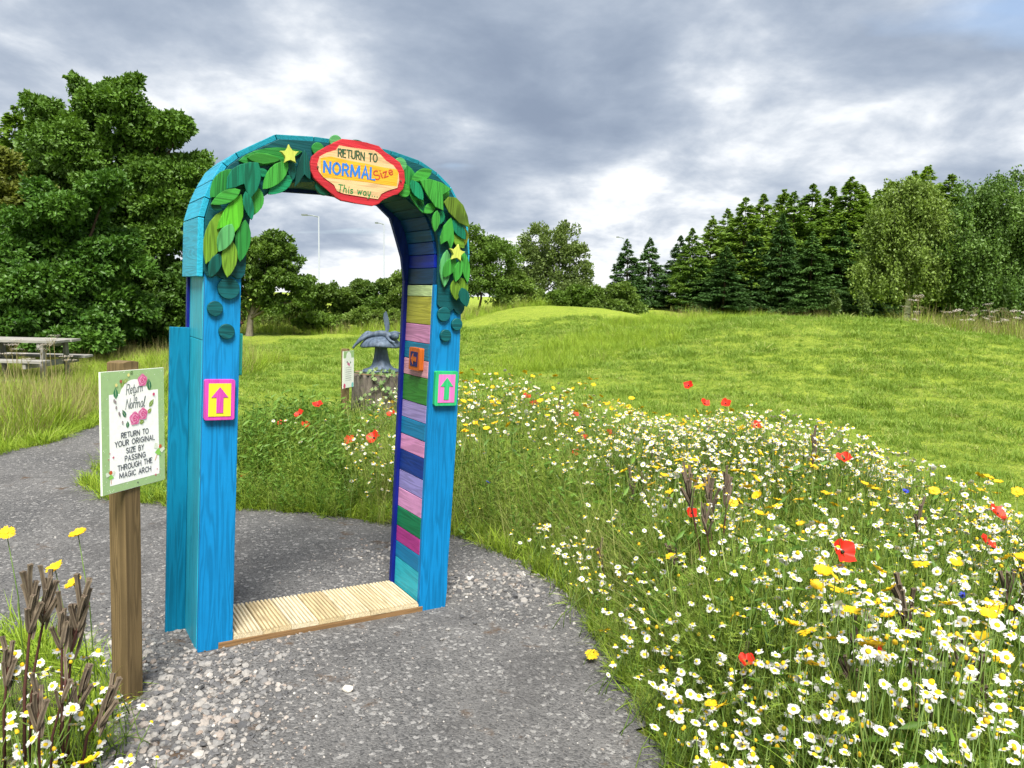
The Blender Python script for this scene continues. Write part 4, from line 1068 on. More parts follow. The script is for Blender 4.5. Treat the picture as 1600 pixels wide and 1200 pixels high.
tree('willow_tree', 'feathery pale green willow with open branches beyond the lawn', 'tree', (1.0, 34),
     px_lobes([(838, 385, 24, 34, 1.3), (860, 395, 26, 34, 1.3), (885, 384, 22, 34, 1.4), (820, 420, 28, 34, 1.2), (870, 430, 36), (898, 410, 22, 34, 1.3), (845, 450, 36), (910, 430, 20), (900, 460, 28)], 34, 1.0),
     17000, .12, f_willow, .07, 50, clumps=18, core=.1, spread=.3, droop=-.2)

# ---------------------------------------------------------------- conifers
def conifer_mesh(H, R, seed, sprays, shape=.85, size=.34, open_=0.0, droop=.35, wmax=1.2):
    r = np.random.default_rng(seed)
    n = sprays
    z = 1 - (1 - r.uniform(0, 1, n)) ** .62 if False else r.uniform(0.02, 1, n) ** 1.15
    nb = 260
    bz = np.sort(r.uniform(0.03, .995, nb) ** 1.1); ba = r.uniform(0, 2 * PI, nb); bl = r.uniform(.72, 1.12, nb)
    w = (1 - bz) ** shape * bl + .006
    w = np.minimum(w, wmax) * np.clip(.6 + bz * 5, 0, 1)
    pick = r.choice(nb, n, p=(w + .14) / (w + .14).sum())
    t = r.uniform(.12, 1, n) ** .65
    rad = w[pick] * R * t
    ang = ba[pick] + r.normal(0, .16, n) * (1 - .3 * t)
    zc = bz[pick] * H + (.10 - droop * t) * w[pick] * R + r.normal(0, .05, n) + .16 * t ** 3 * w[pick] * R
    C = np.stack([np.cos(ang) * rad, np.sin(ang) * rad, zc], 1)
    D = np.stack([np.cos(ang + r.normal(0, .5, n)), np.sin(ang + r.normal(0, .5, n)), r.normal(-.12, .3, n)], 1)
    # leader
    k = 40
    zl = r.uniform(.9, 1.0, k)
    C2 = np.stack([r.normal(0, .01, k), r.normal(0, .01, k), H * zl], 1)
    D2 = np.stack([r.normal(0, .5, k), r.normal(0, .5, k), np.ones(k) * .7], 1)
    C = np.concatenate([C, C2]); D = np.concatenate([D, D2]); n += k
    L = size * r.uniform(.6, 1.3, n); W = L * r.uniform(.22, .38, n)
    L[-k:] *= np.clip((1.02 - zl) * 9, .25, .7)
    L[:-k] *= np.clip(.35 + 3.2 * (1 - C[:-k, 2] / H), .35, 1)
    tw = np.zeros((n, 3)); tw[:, 2] = 1; tw += r.normal(0, .5, (n, 3))
    V, F = leaf_quads(C, D, L, W, .15, r, tw)
    tt = np.clip(r.normal(.45, .2, n) + np.concatenate([r.normal(0, .15, nb)[pick], np.zeros(k)]), 0, 1)
    return np_mesh('crown', V, F, np.repeat(tt, 4))
spruce_me = [conifer_mesh(8, 2.9, 100 + i, 19000, 1.0, .29, wmax=.8) for i in range(3)]
larch_me = [conifer_mesh(9, 3.0, 200 + i, 19000, 1.0, .30, droop=.05, wmax=.62) for i in range(4)]
Vt, Ft = tube_geo([(0, 0, -.3), (0, 0, 3), (0.03, 0, 6), (0, 0, 7.9)], [.17, .12, .04, .008], 7)
trunk_me = mesh('trunk', Vt, Ft, True); trunk_me.materials.append(m_bark)
for me in spruce_me: me.materials.append(f_spruce)
for me in larch_me: me.materials.append(f_larch)
def conifer(kind, i, u, top_v, Y, label, width=1.0, base=None):
    me = spruce_me[i % 3] if kind == 'spruce' else larch_me[i % 4]
    p = at(u, top_v, Y); zb = Tz(p.x, Y) if base is None else base
    H0 = 8 if kind == 'spruce' else 9
    s = (p.z - zb) / H0
    root = empty(kind + '_tree', (p.x, Y, zb), (random.uniform(-.035, .035), random.uniform(-.035, .035), random.uniform(0, 6.28)))
    link('trunk', trunk_me, None, root, scale=(s, s, s * H0 / 8))
    link('crown', me, None, root, scale=(s * width * random.uniform(.88, 1.15), s * width, s))
    tag(root, label, 'conifer', 'conifers along the edge of the field')
    return root
front = [(984, 373, 42, 'left one of the pair of dark spruces standing apart', 1.15), (1016, 371, 43, 'right one of the pair of dark spruces standing apart', 1.1),
         (1062, 368, 42, 'dark spruce at the left end of the long conifer row', 1.15), (1135, 384, 37.5, 'short blue-green spruce in front of the light larches', 1.5),
         (1180, 356, 38.5, 'dark spruce in the row between the short spruce and the tall middle ones', 1.3), (1226, 334, 38, 'narrow dark spruce near the middle of the row', 1.05),
         (1272, 362, 37.5, 'broad spruce in the middle of the row, low sweeping branches', 1.4), (1318, 348, 38, 'dark spruce under the tallest larch spire', 1.25),
         (1362, 366, 37.5, 'dark spruce tucked against the olive birch', 1.4), (1592, 352, 37, 'dark spruce behind the weeping birch at the right edge', 1.4), (1496, 345, 39, 'dark spruce showing between the two birches', 1.4),
         (1098, 400, 39, 'small spruce at the foot of the leftmost larch', 1.5)]
for i, (u, v, Y, lb, w) in enumerate(front): conifer('spruce', i, u, v, Y, lb, w)
backr = [(1088, 356, 'leftmost light green larch of the row'), (1112, 338, 'second light larch from the left end of the row'), (1140, 326, 'light larch with a thin tip, third in the row'), (1166, 308, 'light larch, fourth in the row'),
         (1196, 302, 'light larch, first of the tall ones'), (1222, 296, 'light larch with a narrow top near the row middle'), (1248, 300, 'light larch just right of the narrow one'), (1272, 288, 'light larch left of the spire group'),
         (1298, 290, 'light larch just left of the tallest spire'), (1328, 276, 'tallest thin larch spire in the middle of the row'), (1350, 290, 'larch right beside the tallest spire'), (1374, 298, 'larch in the dip left of the olive birch'),
         (1394, 284, 'light larch rising behind the left of the olive birch'), (1424, 268, 'larch top above the olive birch'), (1456, 258, 'highest larch between the two birches'), (1484, 272, 'larch touching the weeping birch')]
for i, (u, v, lb) in enumerate(backr): conifer('larch', i, u, v, 39.5 + (i % 3) * 1.6, lb, random.uniform(1.2, 1.7))
conifer('larch', 1, 12, 165, 24, 'grey-green conifer top at the upper left picture edge', 1.3, 0)
conifer('larch', 2, 40, 215, 25, 'second conifer top behind the oak at the left edge', 1.3, 0)

# ---------------------------------------------------------------- weeping birches
m_birch, t, bs, out = new_mat('birch_bark')
co = node(t, 'ShaderNodeTexCoord').outputs['Object']
nn = noise_n(t, node(t, 'ShaderNodeMapping', {'Vector': co, 'Scale': (3, 3, 14)}).outputs[0], 1.6, 4, .6)
t.links.new(mixc(t, rng_n(t, nn, .52, .60), (.62, .60, .55), (.05, .045, .04)), bs.inputs['Base Color']); bs.inputs['Roughness'].default_value = .8
def birch(u_base, Y, lobes, n_str, mat, label, seed, leaf=.125, r0=.13, low=.7):
    r = np.random.default_rng(seed)
    b = at(u_base, 488, Y); zb = Tz(b.x, Y)
    root = empty('birch_tree', (b.x, Y, zb)); off = np.array([b.x, Y, zb])
    lob = [tuple(np.array(l[:3]) - off) + tuple(l[3:]) for l in px_lobes(lobes, Y, .9)]
    link('trunk', limbs_mesh('trunk', (0, 0, 0), lob, r0, r, .12), m_birch, root)
    Cs, Ds, Ts = [], [], []
    A = np.array([l for l in lob]); wt = A[:, 3] ** 2; wt /= wt.sum()
    cp = []
    for k in range(n_str // 16):
        l = A[r.choice(len(A), p=wt)]
        q = r.normal(size=3); q /= np.linalg.norm(q); q[2] = abs(q[2]) * .95 - .2
        cp.append((l[:3] + q * l[3:6] * r.uniform(.5, 1.22), q, r.normal(0, .2), r.uniform(.6, 1.5)))
    for k in range(n_str):
        c0, q, tn, lf = cp[r.integers(0, len(cp))]
        p = c0 + r.normal(0, .17, 3) * np.array([1.2, 1.2, .7])
        ln = r.uniform(.35, 1.35) * lf; m = int(ln * 17)
        tt = np.sort(r.uniform(0, 1, m))[:, None]
        outw = np.array([q[0], q[1], 0]) * r.uniform(.1, .5) * ln
        P = p + outw * (tt - tt * tt * .5) + np.array([0, 0, -1]) * ln * tt ** 1.35 + r.normal(0, .05, (m, 3))
        Cs.append(P); Ds.append(r.normal(0, .6, (m, 3)) + np.array([0, 0, -.7]))
        Ts.append(np.clip(r.normal(.5, .15, m) + tn + r.normal(0, .06), 0, 1))
    C = np.concatenate(Cs); D = np.concatenate(Ds); T_ = np.concatenate(Ts)
    keep = C[:, 2] > low; C, D, T_ = C[keep], D[keep], T_[keep]
    L = leaf * r.uniform(.7, 1.3, len(C))
    V, F = leaf_quads(C, D, L, L * .6, r=r)
    link('crown', np_mesh('crown', V, F, np.repeat(T_, 4)), mat, root)
    return tag(root, label, 'tree')
birch(1417, 33, [(1425, 325, 46), (1396, 365, 42), (1455, 362, 48), (1420, 395, 56), (1388, 415, 36), (1462, 415, 38), (1422, 292, 28), (1420, 430, 46), (1395, 330, 30)], 3000, f_birch, 'olive green birch with a white trunk base in front of the conifers', 301)
birch(1545, 32, [(1560, 300, 44), (1520, 335, 44), (1580, 350, 50), (1510, 390, 40), (1550, 400, 56), (1600, 400, 50), (1590, 280, 30), (1500, 430, 34), (1625, 340, 50), (1540, 440, 44), (1580, 445, 44), (1520, 465, 34), (1565, 470, 36), (1610, 460, 34), (1490, 380, 32)], 4600, f_birchd, 'large dark weeping birch at the right edge of the picture', 302, low=.15)

# ---------------------------------------------------------------- street lamps far behind the hedge
m_lamp = plain('#9aa2a8', .7, .4, .05)
def street_lamp(u, v, Y, arm, label):
    p = at(u, v, Y)
    root = empty('street_lamp', (p.x, Y, 0))
    H = p.z; a = arm / FPX * Y
    tube('pole', [(0, 0, 0), (0, 0, 1.2), (0, 0, 1.22), (0, 0, H)], [.11, .10, .075, .05], m_lamp, root, 8)
    tube('arm', [(0, 0, H - .05), (-a * .4, 0, H + .06), (-a * .72, 0, H + .08)], [.045, .04, .04], m_lamp, root, 6)
    x0, x1 = sorted((-a * .7, -a * 1.05))
    box('lamp_head', x0, x1, -.14, .14, H + .03, H + .15, plain('#7c8488', .7, .4, .05), root, .03)
    tag(root, label, 'street lamp', 'street lamps behind the hedge')
street_lamp(498, 338, 60, 25, 'left street lamp of the two seen through the arch')
street_lamp(600, 350, 66, 13, 'right street lamp of the two seen through the arch')
street_lamp(975, 372, 80, 11, 'small distant street lamp above the pair of dark spruces')
# ---------------------------------------------------------------- scattering for what nobody could count
def scatter(name, protos, P, rot, scl, pick=None, label=None, cat=None, z_scl=None):
    """one object of kind stuff: a cloud of points, each carrying one of the small prototypes"""
    P = np.asarray(P, np.float32); n = len(P)
    me = bpy.data.meshes.new(name)
    me.vertices.add(n); me.vertices.foreach_set('co', P.ravel())
    a = me.attributes.new('rot', 'FLOAT_VECTOR', 'POINT'); a.data.foreach_set('vector', np.asarray(rot, np.float32).ravel())
    s3 = np.repeat(np.asarray(scl, np.float32)[:, None], 3, 1)
    if z_scl is not None: s3[:, 2] *= z_scl
    a = me.attributes.new('scl', 'FLOAT_VECTOR', 'POINT'); a.data.foreach_set('vector', s3.ravel())
    if pick is None: pick = rng.integers(0, len(protos), n)
    rank = np.argsort(np.argsort([p.name for p in protos]))          # a collection hands out its members by name
    pick = rank[np.asarray(pick)]
    a = me.attributes.new('pick', 'INT', 'POINT'); a.data.foreach_set('value', np.asarray(pick, np.int32))
    me.update()
    col = bpy.data.collections.new(name + '_kinds')
    for p in protos: col.objects.link(p)
    o = link(name, me)
    ng = bpy.data.node_groups.new(name, 'GeometryNodeTree')
    ng.interface.new_socket('Geometry', in_out='INPUT', socket_type='NodeSocketGeometry')
    ng.interface.new_socket('Geometry', in_out='OUTPUT', socket_type='NodeSocketGeometry')
    N, L = ng.nodes, ng.links
    gi, go = N.new('NodeGroupInput'), N.new('NodeGroupOutput')
    iop = N.new('GeometryNodeInstanceOnPoints'); ci = N.new('GeometryNodeCollectionInfo')
    ci.inputs[0].default_value = col; ci.inputs['Separate Children'].default_value = True; ci.inputs['Reset Children'].default_value = True
    def attr(nm, ty):
        q = N.new('GeometryNodeInputNamedAttribute'); q.data_type = ty; q.inputs[0].default_value = nm
        return q.outputs[0]
    e2r = N.new('FunctionNodeEulerToRotation')
    L.new(attr('rot', 'FLOAT_VECTOR'), e2r.inputs[0])
    L.new(gi.outputs[0], iop.inputs['Points']); L.new(ci.outputs[0], iop.inputs['Instance'])
    iop.inputs['Pick Instance'].default_value = True
    L.new(attr('pick', 'INT'), iop.inputs['Instance Index']); L.new(e2r.outputs[0], iop.inputs['Rotation']); L.new(attr('scl', 'FLOAT_VECTOR'), iop.inputs['Scale'])
    L.new(iop.outputs[0], go.inputs[0])
    md = o.modifiers.new('scatter', 'NODES'); md.node_group = ng
    return tag(o, label, cat, kind='stuff')
def blades_geo(n, h, spread, width, lean, r, seg=3, curl=.5):
    V, F, Tn = [], [], []
    for i in range(n):
        a = r.uniform(0, 2 * PI); rr = spread * math.sqrt(r.uniform(0, 1))
        b = np.array([rr * math.cos(a), rr * math.sin(a), 0])
        d = a + r.normal(0, .7); hh = h * r.uniform(.55, 1.15); ln = lean * r.uniform(.2, 1.4)
        side = np.array([-math.sin(d), math.cos(d), 0]); w = width * r.uniform(.7, 1.3)
        tv = float(np.clip(r.normal(.5, .22), 0, 1)); o = len(V)
        for s in range(seg + 1):
            t = s / seg
            p = b + np.array([math.cos(d), math.sin(d), 0]) * (ln * hh * t ** 1.8) + np.array([0, 0, hh * (t - curl * ln * .45 * t ** 3)])
            ww = w * (1 - t ** 1.6) + .0004
            if s == seg: V.append(p); Tn.append(tv)
            else: V += [p - side * ww / 2, p + side * ww / 2]; Tn += [tv, tv]
        for s in range(seg - 1):
            F += [(o + 2 * s, o + 2 * s + 1, o + 2 * s + 3), (o + 2 * s, o + 2 * s + 3, o + 2 * s + 2)]
        F.append((o + 2 * seg - 2, o + 2 * seg - 1, o + 2 * seg))
    return V, F, Tn
def tuft(name, mat, *a, **k):
    V, F, Tn = blades_geo(*a, **k)
    me = np_mesh(name, V, F, Tn); me.materials.append(mat)
    return link(name, me, linked=False)
g_lawn = foliage('grass_lawn', (0.105, 0.215, 0.020), (0.295, 0.400, 0.066), .40, .6, .45)
g_rough = foliage('grass_rough', (0.130, 0.250, 0.014), (0.360, 0.460, 0.050), .35, .6, .4)
g_straw = foliage('grass_straw', (0.18, 0.17, 0.055), (0.36, 0.32, 0.14), .3, .7, .5)
g_bed = foliage('grass_bed', (0.070, 0.165, 0.012), (0.250, 0.350, 0.045), .35, .55, .4)
g_bedl = foliage('grass_bed_pale', (0.18, 0.22, 0.045), (0.42, 0.43, 0.15), .35, .6, .4)
r1 = np.random.default_rng(21)
def uni(n, x0, x1, y0, y1, r=r1): return np.stack([r.uniform(x0, x1, n), r.uniform(y0, y1, n)], 1)
def on_ground(Q, dz=0.0): return np.column_stack([Q, T(Q[:, 0], Q[:, 1]) + dz])
def rots(n, tilt=.12, r=r1): return np.column_stack([r.normal(0, tilt, n), r.normal(0, tilt, n), r.uniform(0, 2 * PI, n)])
def patch(Q, f, seed):
    """smooth value 0..1 over the ground for uneven growth"""
    r = np.random.default_rng(seed); v = np.zeros(len(Q))
    for k in range(5):
        a = r.uniform(0, 2 * PI); fr = f * (1.6 ** k) * r.uniform(.8, 1.2)
        v += np.sin((Q[:, 0] * math.cos(a) + Q[:, 1] * math.sin(a)) * fr + r.uniform(0, 6.28)) * np.sin((-Q[:, 0] * math.sin(a) + Q[:, 1] * math.cos(a)) * fr * .8 + r.uniform(0, 6.28)) / (1.3 ** k)
    return np.clip(.5 + v * .35, 0, 1)
def not_made(Q, m=0.0):
    k = ~in_poly(Q, PATH)
    if m: k &= (edge_dist(Q, PATH) > m)
    return k & ~in_poly(Q, BED) & ~in_poly(Q, LEFTBED)

# mown lawn: short blades, denser near the camera
g_clip = foliage('grass_clippings', (0.24, 0.29, 0.07), (0.40, 0.42, 0.14), .2, .7, .5)
lt = [tuft('short_grass', g_lawn, 12, .05, .06, .0048, .9, r1) for _ in range(4)] + [tuft('grass_clippings', g_clip, 9, .028, .07, .004, 2.6, r1)]
Q = uni(230000, -7, 16, 4.2, 24)
dd = np.hypot(Q[:, 0], Q[:, 1])
Q = Q[(r1.random(len(Q)) < np.clip(9.0 / dd, .1, 1) ** 1.1)]
Q = Q[in_view(Q, .2, 60) & not_made(Q)]
dd = np.hypot(Q[:, 0], Q[:, 1])
s = r1.uniform(.65, 1.25, len(Q)) * (1 + np.clip((dd - 8) / 20, 0, 1.0)) * (.75 + .5 * patch(Q, .9, 5))
pkl = np.where(r1.random(len(Q)) < .30 * sst(.40, .85, patch(Q, 1.7, 61)), 4, r1.integers(0, 4, len(Q)))
band = .5 + .5 * np.sin((Q[:, 0] * .28 + Q[:, 1]) * 2 * PI / 1.5 + 1.2 * patch(Q, .6, 64))          # passes of the mower
pkl = np.where(r1.random(len(Q)) < .12 * band * (Q[:, 1] > 8), 4, pkl)
s = s * (.8 + .4 * band) * (.40 + .9 * patch(Q, 5.5, 62)) * (.7 + .6 * patch(Q * np.array([.35, 1.0]), 9.0, 63))
scatter('lawn_grass', lt, on_ground(Q), rots(len(Q), .25), s, pkl, label='short mown grass covering the lawn and the mound', cat='grass')

# long rough grass: strip between the mounds, crest, verges, feet of the hedges
rt = [tuft('long_grass', g_rough, 16, .34, .10, .006, .75, r1, seg=4) for _ in range(4)] + [tuft('dry_grass', g_straw, 9, .46, .07, .0035, .4, r1, seg=4) for _ in range(2)]
def px_band(pts, n, spread_y, Ylo, Yhi):
    pass
parts_ = []
# strip up the hollow between the two mounds and over the crest behind the front mound
Q = uni(60000, -2.5, 16, 11.0, 32)
ax_ = np.array([(-1.0, 14.2), (0.8, 16.0), (2.6, 18.6), (4.2, 21.5), (6.5, 24.0), (9.5, 25.2), (13.0, 25.6), (17, 25)])
dl = np.full(len(Q), 1e9)
for i in range(len(ax_) - 1):
    a, b = ax_[i], ax_[i + 1]; ab = b - a; tt_ = np.clip(((Q - a) @ ab) / (ab @ ab), 0, 1)
    dl = np.minimum(dl, np.linalg.norm(Q - (a + tt_[:, None] * ab), axis=1) / (1.0 + 0.9 * (i + 0) / 4))
Q = Q[(dl < .85 + .5 * patch(Q, .8, 9)) & (r1.random(len(Q)) < .85)]
parts_.append((Q, .62, .05))
# far fringe along the tree feet
Q = uni(16000, -14, 24, 24.5, 37); 
edge = 26.0 + .8 * np.sin(Q[:, 0] * .5) + np.clip((Q[:, 0] + 2) * .9, 0, 8)
Q = Q[(Q[:, 1] > edge) & (Q[:, 1] < edge + 4.5)]
parts_.append((Q, 1.15, .35))
# left verge around the picnic table, and behind it
Q = uni(30000, -14, -4.6, 5.4, 17)
Q = Q[not_made(Q, .12)]
k = (Q[:, 0] < -4.85 - .2 * np.sin(Q[:, 1] * 1.3)) & (Q[:, 1] > 6.2)
Q = Q[k & (r1.random(len(Q)) < .22 + .9 * patch(Q, 1.2, 31))]
parts_.append((Q, .95, .38))
Q = uni(3500, -10.5, -6.3, 13.5, 17.5); parts_.append((Q[not_made(Q, .1)], .8, .25))
AQ, AS, AP = [], [], []
for Q, sz, dry in parts_:
    k = in_view(Q, .5, 60); Q = Q[k]
    AQ.append(Q); AS.append(sz * r1.uniform(.6, 1.25, len(Q)) * (.6 + .8 * patch(Q, 1.0, 3)))
    AP.append(np.where(r1.random(len(Q)) < dry * 2 * patch(Q, .7, 8), r1.integers(4, 6, len(Q)), r1.integers(0, 4, len(Q))))
Q = np.concatenate(AQ)
scatter('rough_grass', rt, on_ground(Q, -.02), rots(len(Q), .2), np.concatenate(AS), np.concatenate(AP), 'long uncut grass on the verge, in the hollow and at the feet of the trees', 'grass')

# soft edges of the path: tufts and creeping grass
et = [tuft('edge_grass', g_rough, 18, .11, .05, .0045, 1.0, r1) for _ in range(3)]
Q = uni(60000, -8, 1.2, 1.2, 13)
dp = edge_dist(Q, PATH)
Q = Q[(dp < .16) & (r1.random(len(Q)) < .75) & ~((Q[:, 0] > -1.35) & (Q[:, 1] < 2.3) & (Q[:, 0] < .4)) & ~(in_poly(Q, PATH) & (dp > .05))]
Q = Q[in_view(Q, .1, 40)]
scatter('path_edge_grass', et, on_ground(Q), rots(len(Q), .3), r1.uniform(.5, 1.3, len(Q)), label='ragged grass creeping over the edges of the path', cat='grass')
# ---------------------------------------------------------------- wildflower beds: greenery
def meadow_geo(r, n_st, h, spread):
    """thin branching stems with finely cut leaves"""
    V, F, Tn = [], [], []
    def strip(P, w, tv):
        o = len(V); n = len(P)
        for i, p in enumerate(P):
            t = P[min(i + 1, n - 1)] - P[max(i - 1, 0)]
            s = np.cross(t, r.normal(size=3) if i == 0 else strip.s); 
            if i == 0: strip.s = np.cross(s, t)
            s = s / (np.linalg.norm(s) + 1e-9)
            ww = w * (1 - .6 * i / (n - 1)) * .5
            V.append(p - s * ww); V.append(p + s * ww); Tn.extend([tv, tv])
        for i in range(n - 1):
            F.append((o + 2 * i, o + 2 * i + 1, o + 2 * i + 3)); F.append((o + 2 * i, o + 2 * i + 3, o + 2 * i + 2))
    for k in range(n_st):
        a = r.uniform(0, 2 * PI); b = np.array([math.cos(a), math.sin(a), 0]) * spread * r.uniform(0, 1)
        ln = r.uniform(.1, .7); hh = h * r.uniform(.55, 1.1); d = np.array([math.cos(a + r.normal(0, .6)), math.sin(a + r.normal(0, .6)), 0])
        P = [b + d * ln * hh * .5 * t ** 1.6 + np.array([0, 0, hh * t]) + r.normal(0, .006, 3) for t in (0, .25, .5, .75, 1)]
        tv = float(np.clip(r.normal(.5, .2), 0, 1))
        strip(P, .0042, tv)
        for q in range(7):
            t = r.uniform(.1, .95); i = min(3, int(t * 4)); f = t * 4 - i
            p0 = P[i] * (1 - f) + P[i + 1] * f
            aa = r.uniform(0, 2 * PI); L = r.uniform(.04, .085) * (1.25 - t * .6)
            dd_ = np.array([math.cos(aa), math.sin(aa), r.uniform(.1, .8)]); dd_ /= np.linalg.norm(dd_)
            tip = p0 + dd_ * L; mid = p0 + dd_ * L * .5
            strip([p0, mid, tip], .0035, tv)
            sd = np.cross(dd_, [0, 0, 1.0]); sd /= np.linalg.norm(sd) + 1e-9
            for j in range(4):
                u = .25 + .2 * j; pp = p0 + dd_ * L * u
                for sg in (-1, 1):
                    e = pp + (sd * sg * .7 + dd_ * .6 + np.array([0, 0, r.normal(0, .25)])) * L * .34 * (1.1 - u * .5)
                    o = len(V); nn_ = dd_ * .0016
                    V.extend([pp - nn_, pp + nn_, e]); Tn.extend([tv] * 3); F.append((o, o + 1, o + 2))
    return V, F, Tn
def leafy_geo(r, n_lf, h, L0):
    """upright weed with broad lance leaves"""
    C, D, Ls, Ws = [], [], [], []
    for k in range(n_lf):
        t = (k + .5) / n_lf; a = k * 2.4 + r.normal(0, .3)
        C.append((r.normal(0, .01), r.normal(0, .01), h * t)); D.append((math.cos(a), math.sin(a), r.uniform(.2, 1.0)))
        L = L0 * (1.2 - .7 * t) * r.uniform(.7, 1.2); Ls.append(L); Ws.append(L * r.uniform(.16, .3))
    V, F = leaf_quads(np.array(C), np.array(D), np.array(Ls), np.array(Ws), .15, r)
    tt = np.repeat(np.clip(r.normal(.5, .2, n_lf), 0, 1), 4)
    sv, sf = tube_geo([(0, 0, 0), (0, 0, h)], [.003, .0015], 3, False)
    V = np.concatenate([V, np.array([tuple(v) for v in sv])]); o = len(tt)
    F = np.concatenate([F, np.array([(a + o, b + o, c + o) for a, b, c, d in sf] + [(a + o, c + o, d + o) for a, b, c, d in sf])])
    return V, F, np.concatenate([tt, np.full(len(sv), .5)])
m_stem = foliage('flower_greens', (0.085, 0.180, 0.014), (0.310, 0.400, 0.065), .3, .55, .45)
m_stemd = foliage('flower_greens_deep', (0.045, 0.130, 0.014), (0.165, 0.290, 0.040), .3, .5, .45)
def proto(name, geo, mat):
    V, F, Tn = geo
    me = np_mesh(name, V, F, Tn); me.materials.append(mat)
    return link(name, me, linked=False)
r2 = np.random.default_rng(33)
mp_ = [proto('chamomile_greens', meadow_geo(r2, 7, .5, .09), m_stem) for _ in range(4)] + [proto('leafy_weed', leafy_geo(r2, 16, .42, .10), m_stemd) for _ in range(2)] \
    + [tuft('bed_grass', g_bed, 14, .42, .08, .005, .8, r2, seg=4) for _ in range(2)] + [tuft('pale_grass', g_bedl, 10, .5, .07, .0032, .7, r2, seg=4) for _ in range(2)]
PATHSIDE = [(0.62, 0.9), (0.60, 1.7), (0.56, 2.4), (0.47, 3.0), (0.40, 3.6), (0.28, 4.1), (0.02, 4.5), (-0.28, 4.85), (-0.75, 5.1), (-1.15, 5.25), (-1.9, 5.35), (-2.9, 5.45)]
def line_dist(P, L):
    d = np.full(len(P), 1e9)
    for a, b in zip(L[:-1], L[1:]):
        a = np.array(a); b = np.array(b); ab = b - a; t_ = np.clip(((P - a) @ ab) / (ab @ ab), 0, 1)
        d = np.minimum(d, np.linalg.norm(P - (a + t_[:, None] * ab), axis=1))
    return d
def bed_height(Q):
    """top of the growth over the right-hand bed"""
    e = line_dist(Q, PATHSIDE); b = edge_dist(Q, BED)
    return (.21 + .33 * sst(0, .5, e)) * (.80 + .20 * sst(0, .4, b)) * (.85 + .35 * patch(Q, 1.6, 12))
Q = uni(30000, -1.5, 4.4, .9, 8); Q = Q[in_poly(Q, BED)]
near = np.hypot(Q[:, 0], Q[:, 1])
Q = Q[(r2.random(len(Q)) < np.clip(3.8 / near, .3, 1) * .85) & in_view(Q, .4, 120)]
hb_ = bed_height(Q); h0 = np.array([.5] * 4 + [.42] * 2 + [.42] * 2 + [.5] * 2)
grassy = 1 - sst(.15, 1.3, line_dist(Q, PATHSIDE[4:9]))          # the corner by the arch is more grass than flower
u_ = r2.random(len(Q))
pk = np.where(u_ < .60 - .35 * grassy, r2.integers(0, 4, len(Q)), np.where(u_ < .72 - .35 * grassy, r2.integers(4, 6, len(Q)), np.where(u_ < .86 - .30 * grassy, r2.integers(6, 8, len(Q)), r2.integers(8, 10, len(Q)))))
s = hb_ / h0[pk] * r2.uniform(.75, 1.12, len(Q))
scatter('meadow_greenery', mp_, on_ground(Q), rots(len(Q), .16, r2), s, pk, 'tangle of green stems, feathery leaves and grass in the wildflower bed', 'meadow plants')
# weeds behind the threshold and the front left corner
Q1 = uni(9000, -3.4, -1.1, 5.2, 7.7); Q1 = Q1[in_poly(Q1, WEEDS) & (r2.random(len(Q1)) < .55)]
h1 = (.24 + .36 * sst(0, .5, line_dist(Q1, PATHSIDE)) * (.6 + .6 * patch(Q1, 1.9, 4))) * (.42 + .58 * sst(-2.75, -2.15, Q1[:, 0]))
Q2 = uni(5000, -3.6, -1.25, 1.2, 3.3); Q2 = Q2[in_poly(Q2, LEFTBED) & (r2.random(len(Q2)) < .8)]
e2 = edge_dist(Q2, LEFTBED); Q2 = Q2[(r2.random(len(Q2)) < .25 + sst(0.02, .4, e2[:]))]
h2 = .10 + .22 * sst(0, .6, edge_dist(Q2, LEFTBED))
Q = np.concatenate([Q1, Q2]); hh = np.concatenate([h1, h2])
u_ = r2.random(len(Q)); w1 = np.arange(len(Q)) < len(Q1)
pk = np.where(u_ < np.where(w1, .25, .5), r2.integers(0, 4, len(Q)), np.where(u_ < np.where(w1, .6, .55), r2.integers(4, 6, len(Q)), np.where(u_ < .93, r2.integers(6, 8, len(Q)), r2.integers(8, 10, len(Q)))))
# tall thin grasses standing above the back of the bed
tg = [tuft('tall_grass', g_bedl, 7, .78, .10, .0028, .45, r2, seg=4) for _ in range(3)]
Qt = uni(2600, -1.4, 3.4, 3.6, 7.9, r2); Qt = Qt[in_poly(Qt, BED) & (r2.random(len(Qt)) < .20 + .45 * sst(4.5, 6.5, Qt[:, 1]) * patch(Qt, 1.3, 88))]
scatter('tall_grass', tg, on_ground(Qt), rots(len(Qt), .12, r2), r2.uniform(.6, 1.1, len(Qt)), label='tall thin pale grasses rising above the back of the flower bed', cat='grass')
protos2 = [p.copy() for p in mp_]
scatter('weed_greenery', protos2, on_ground(Q), rots(len(Q), .16, r2), hh / h0[pk] * r2.uniform(.7, 1.1, len(Q)), pk, 'leafy weeds behind the threshold and round the foot of the notice', 'weeds')

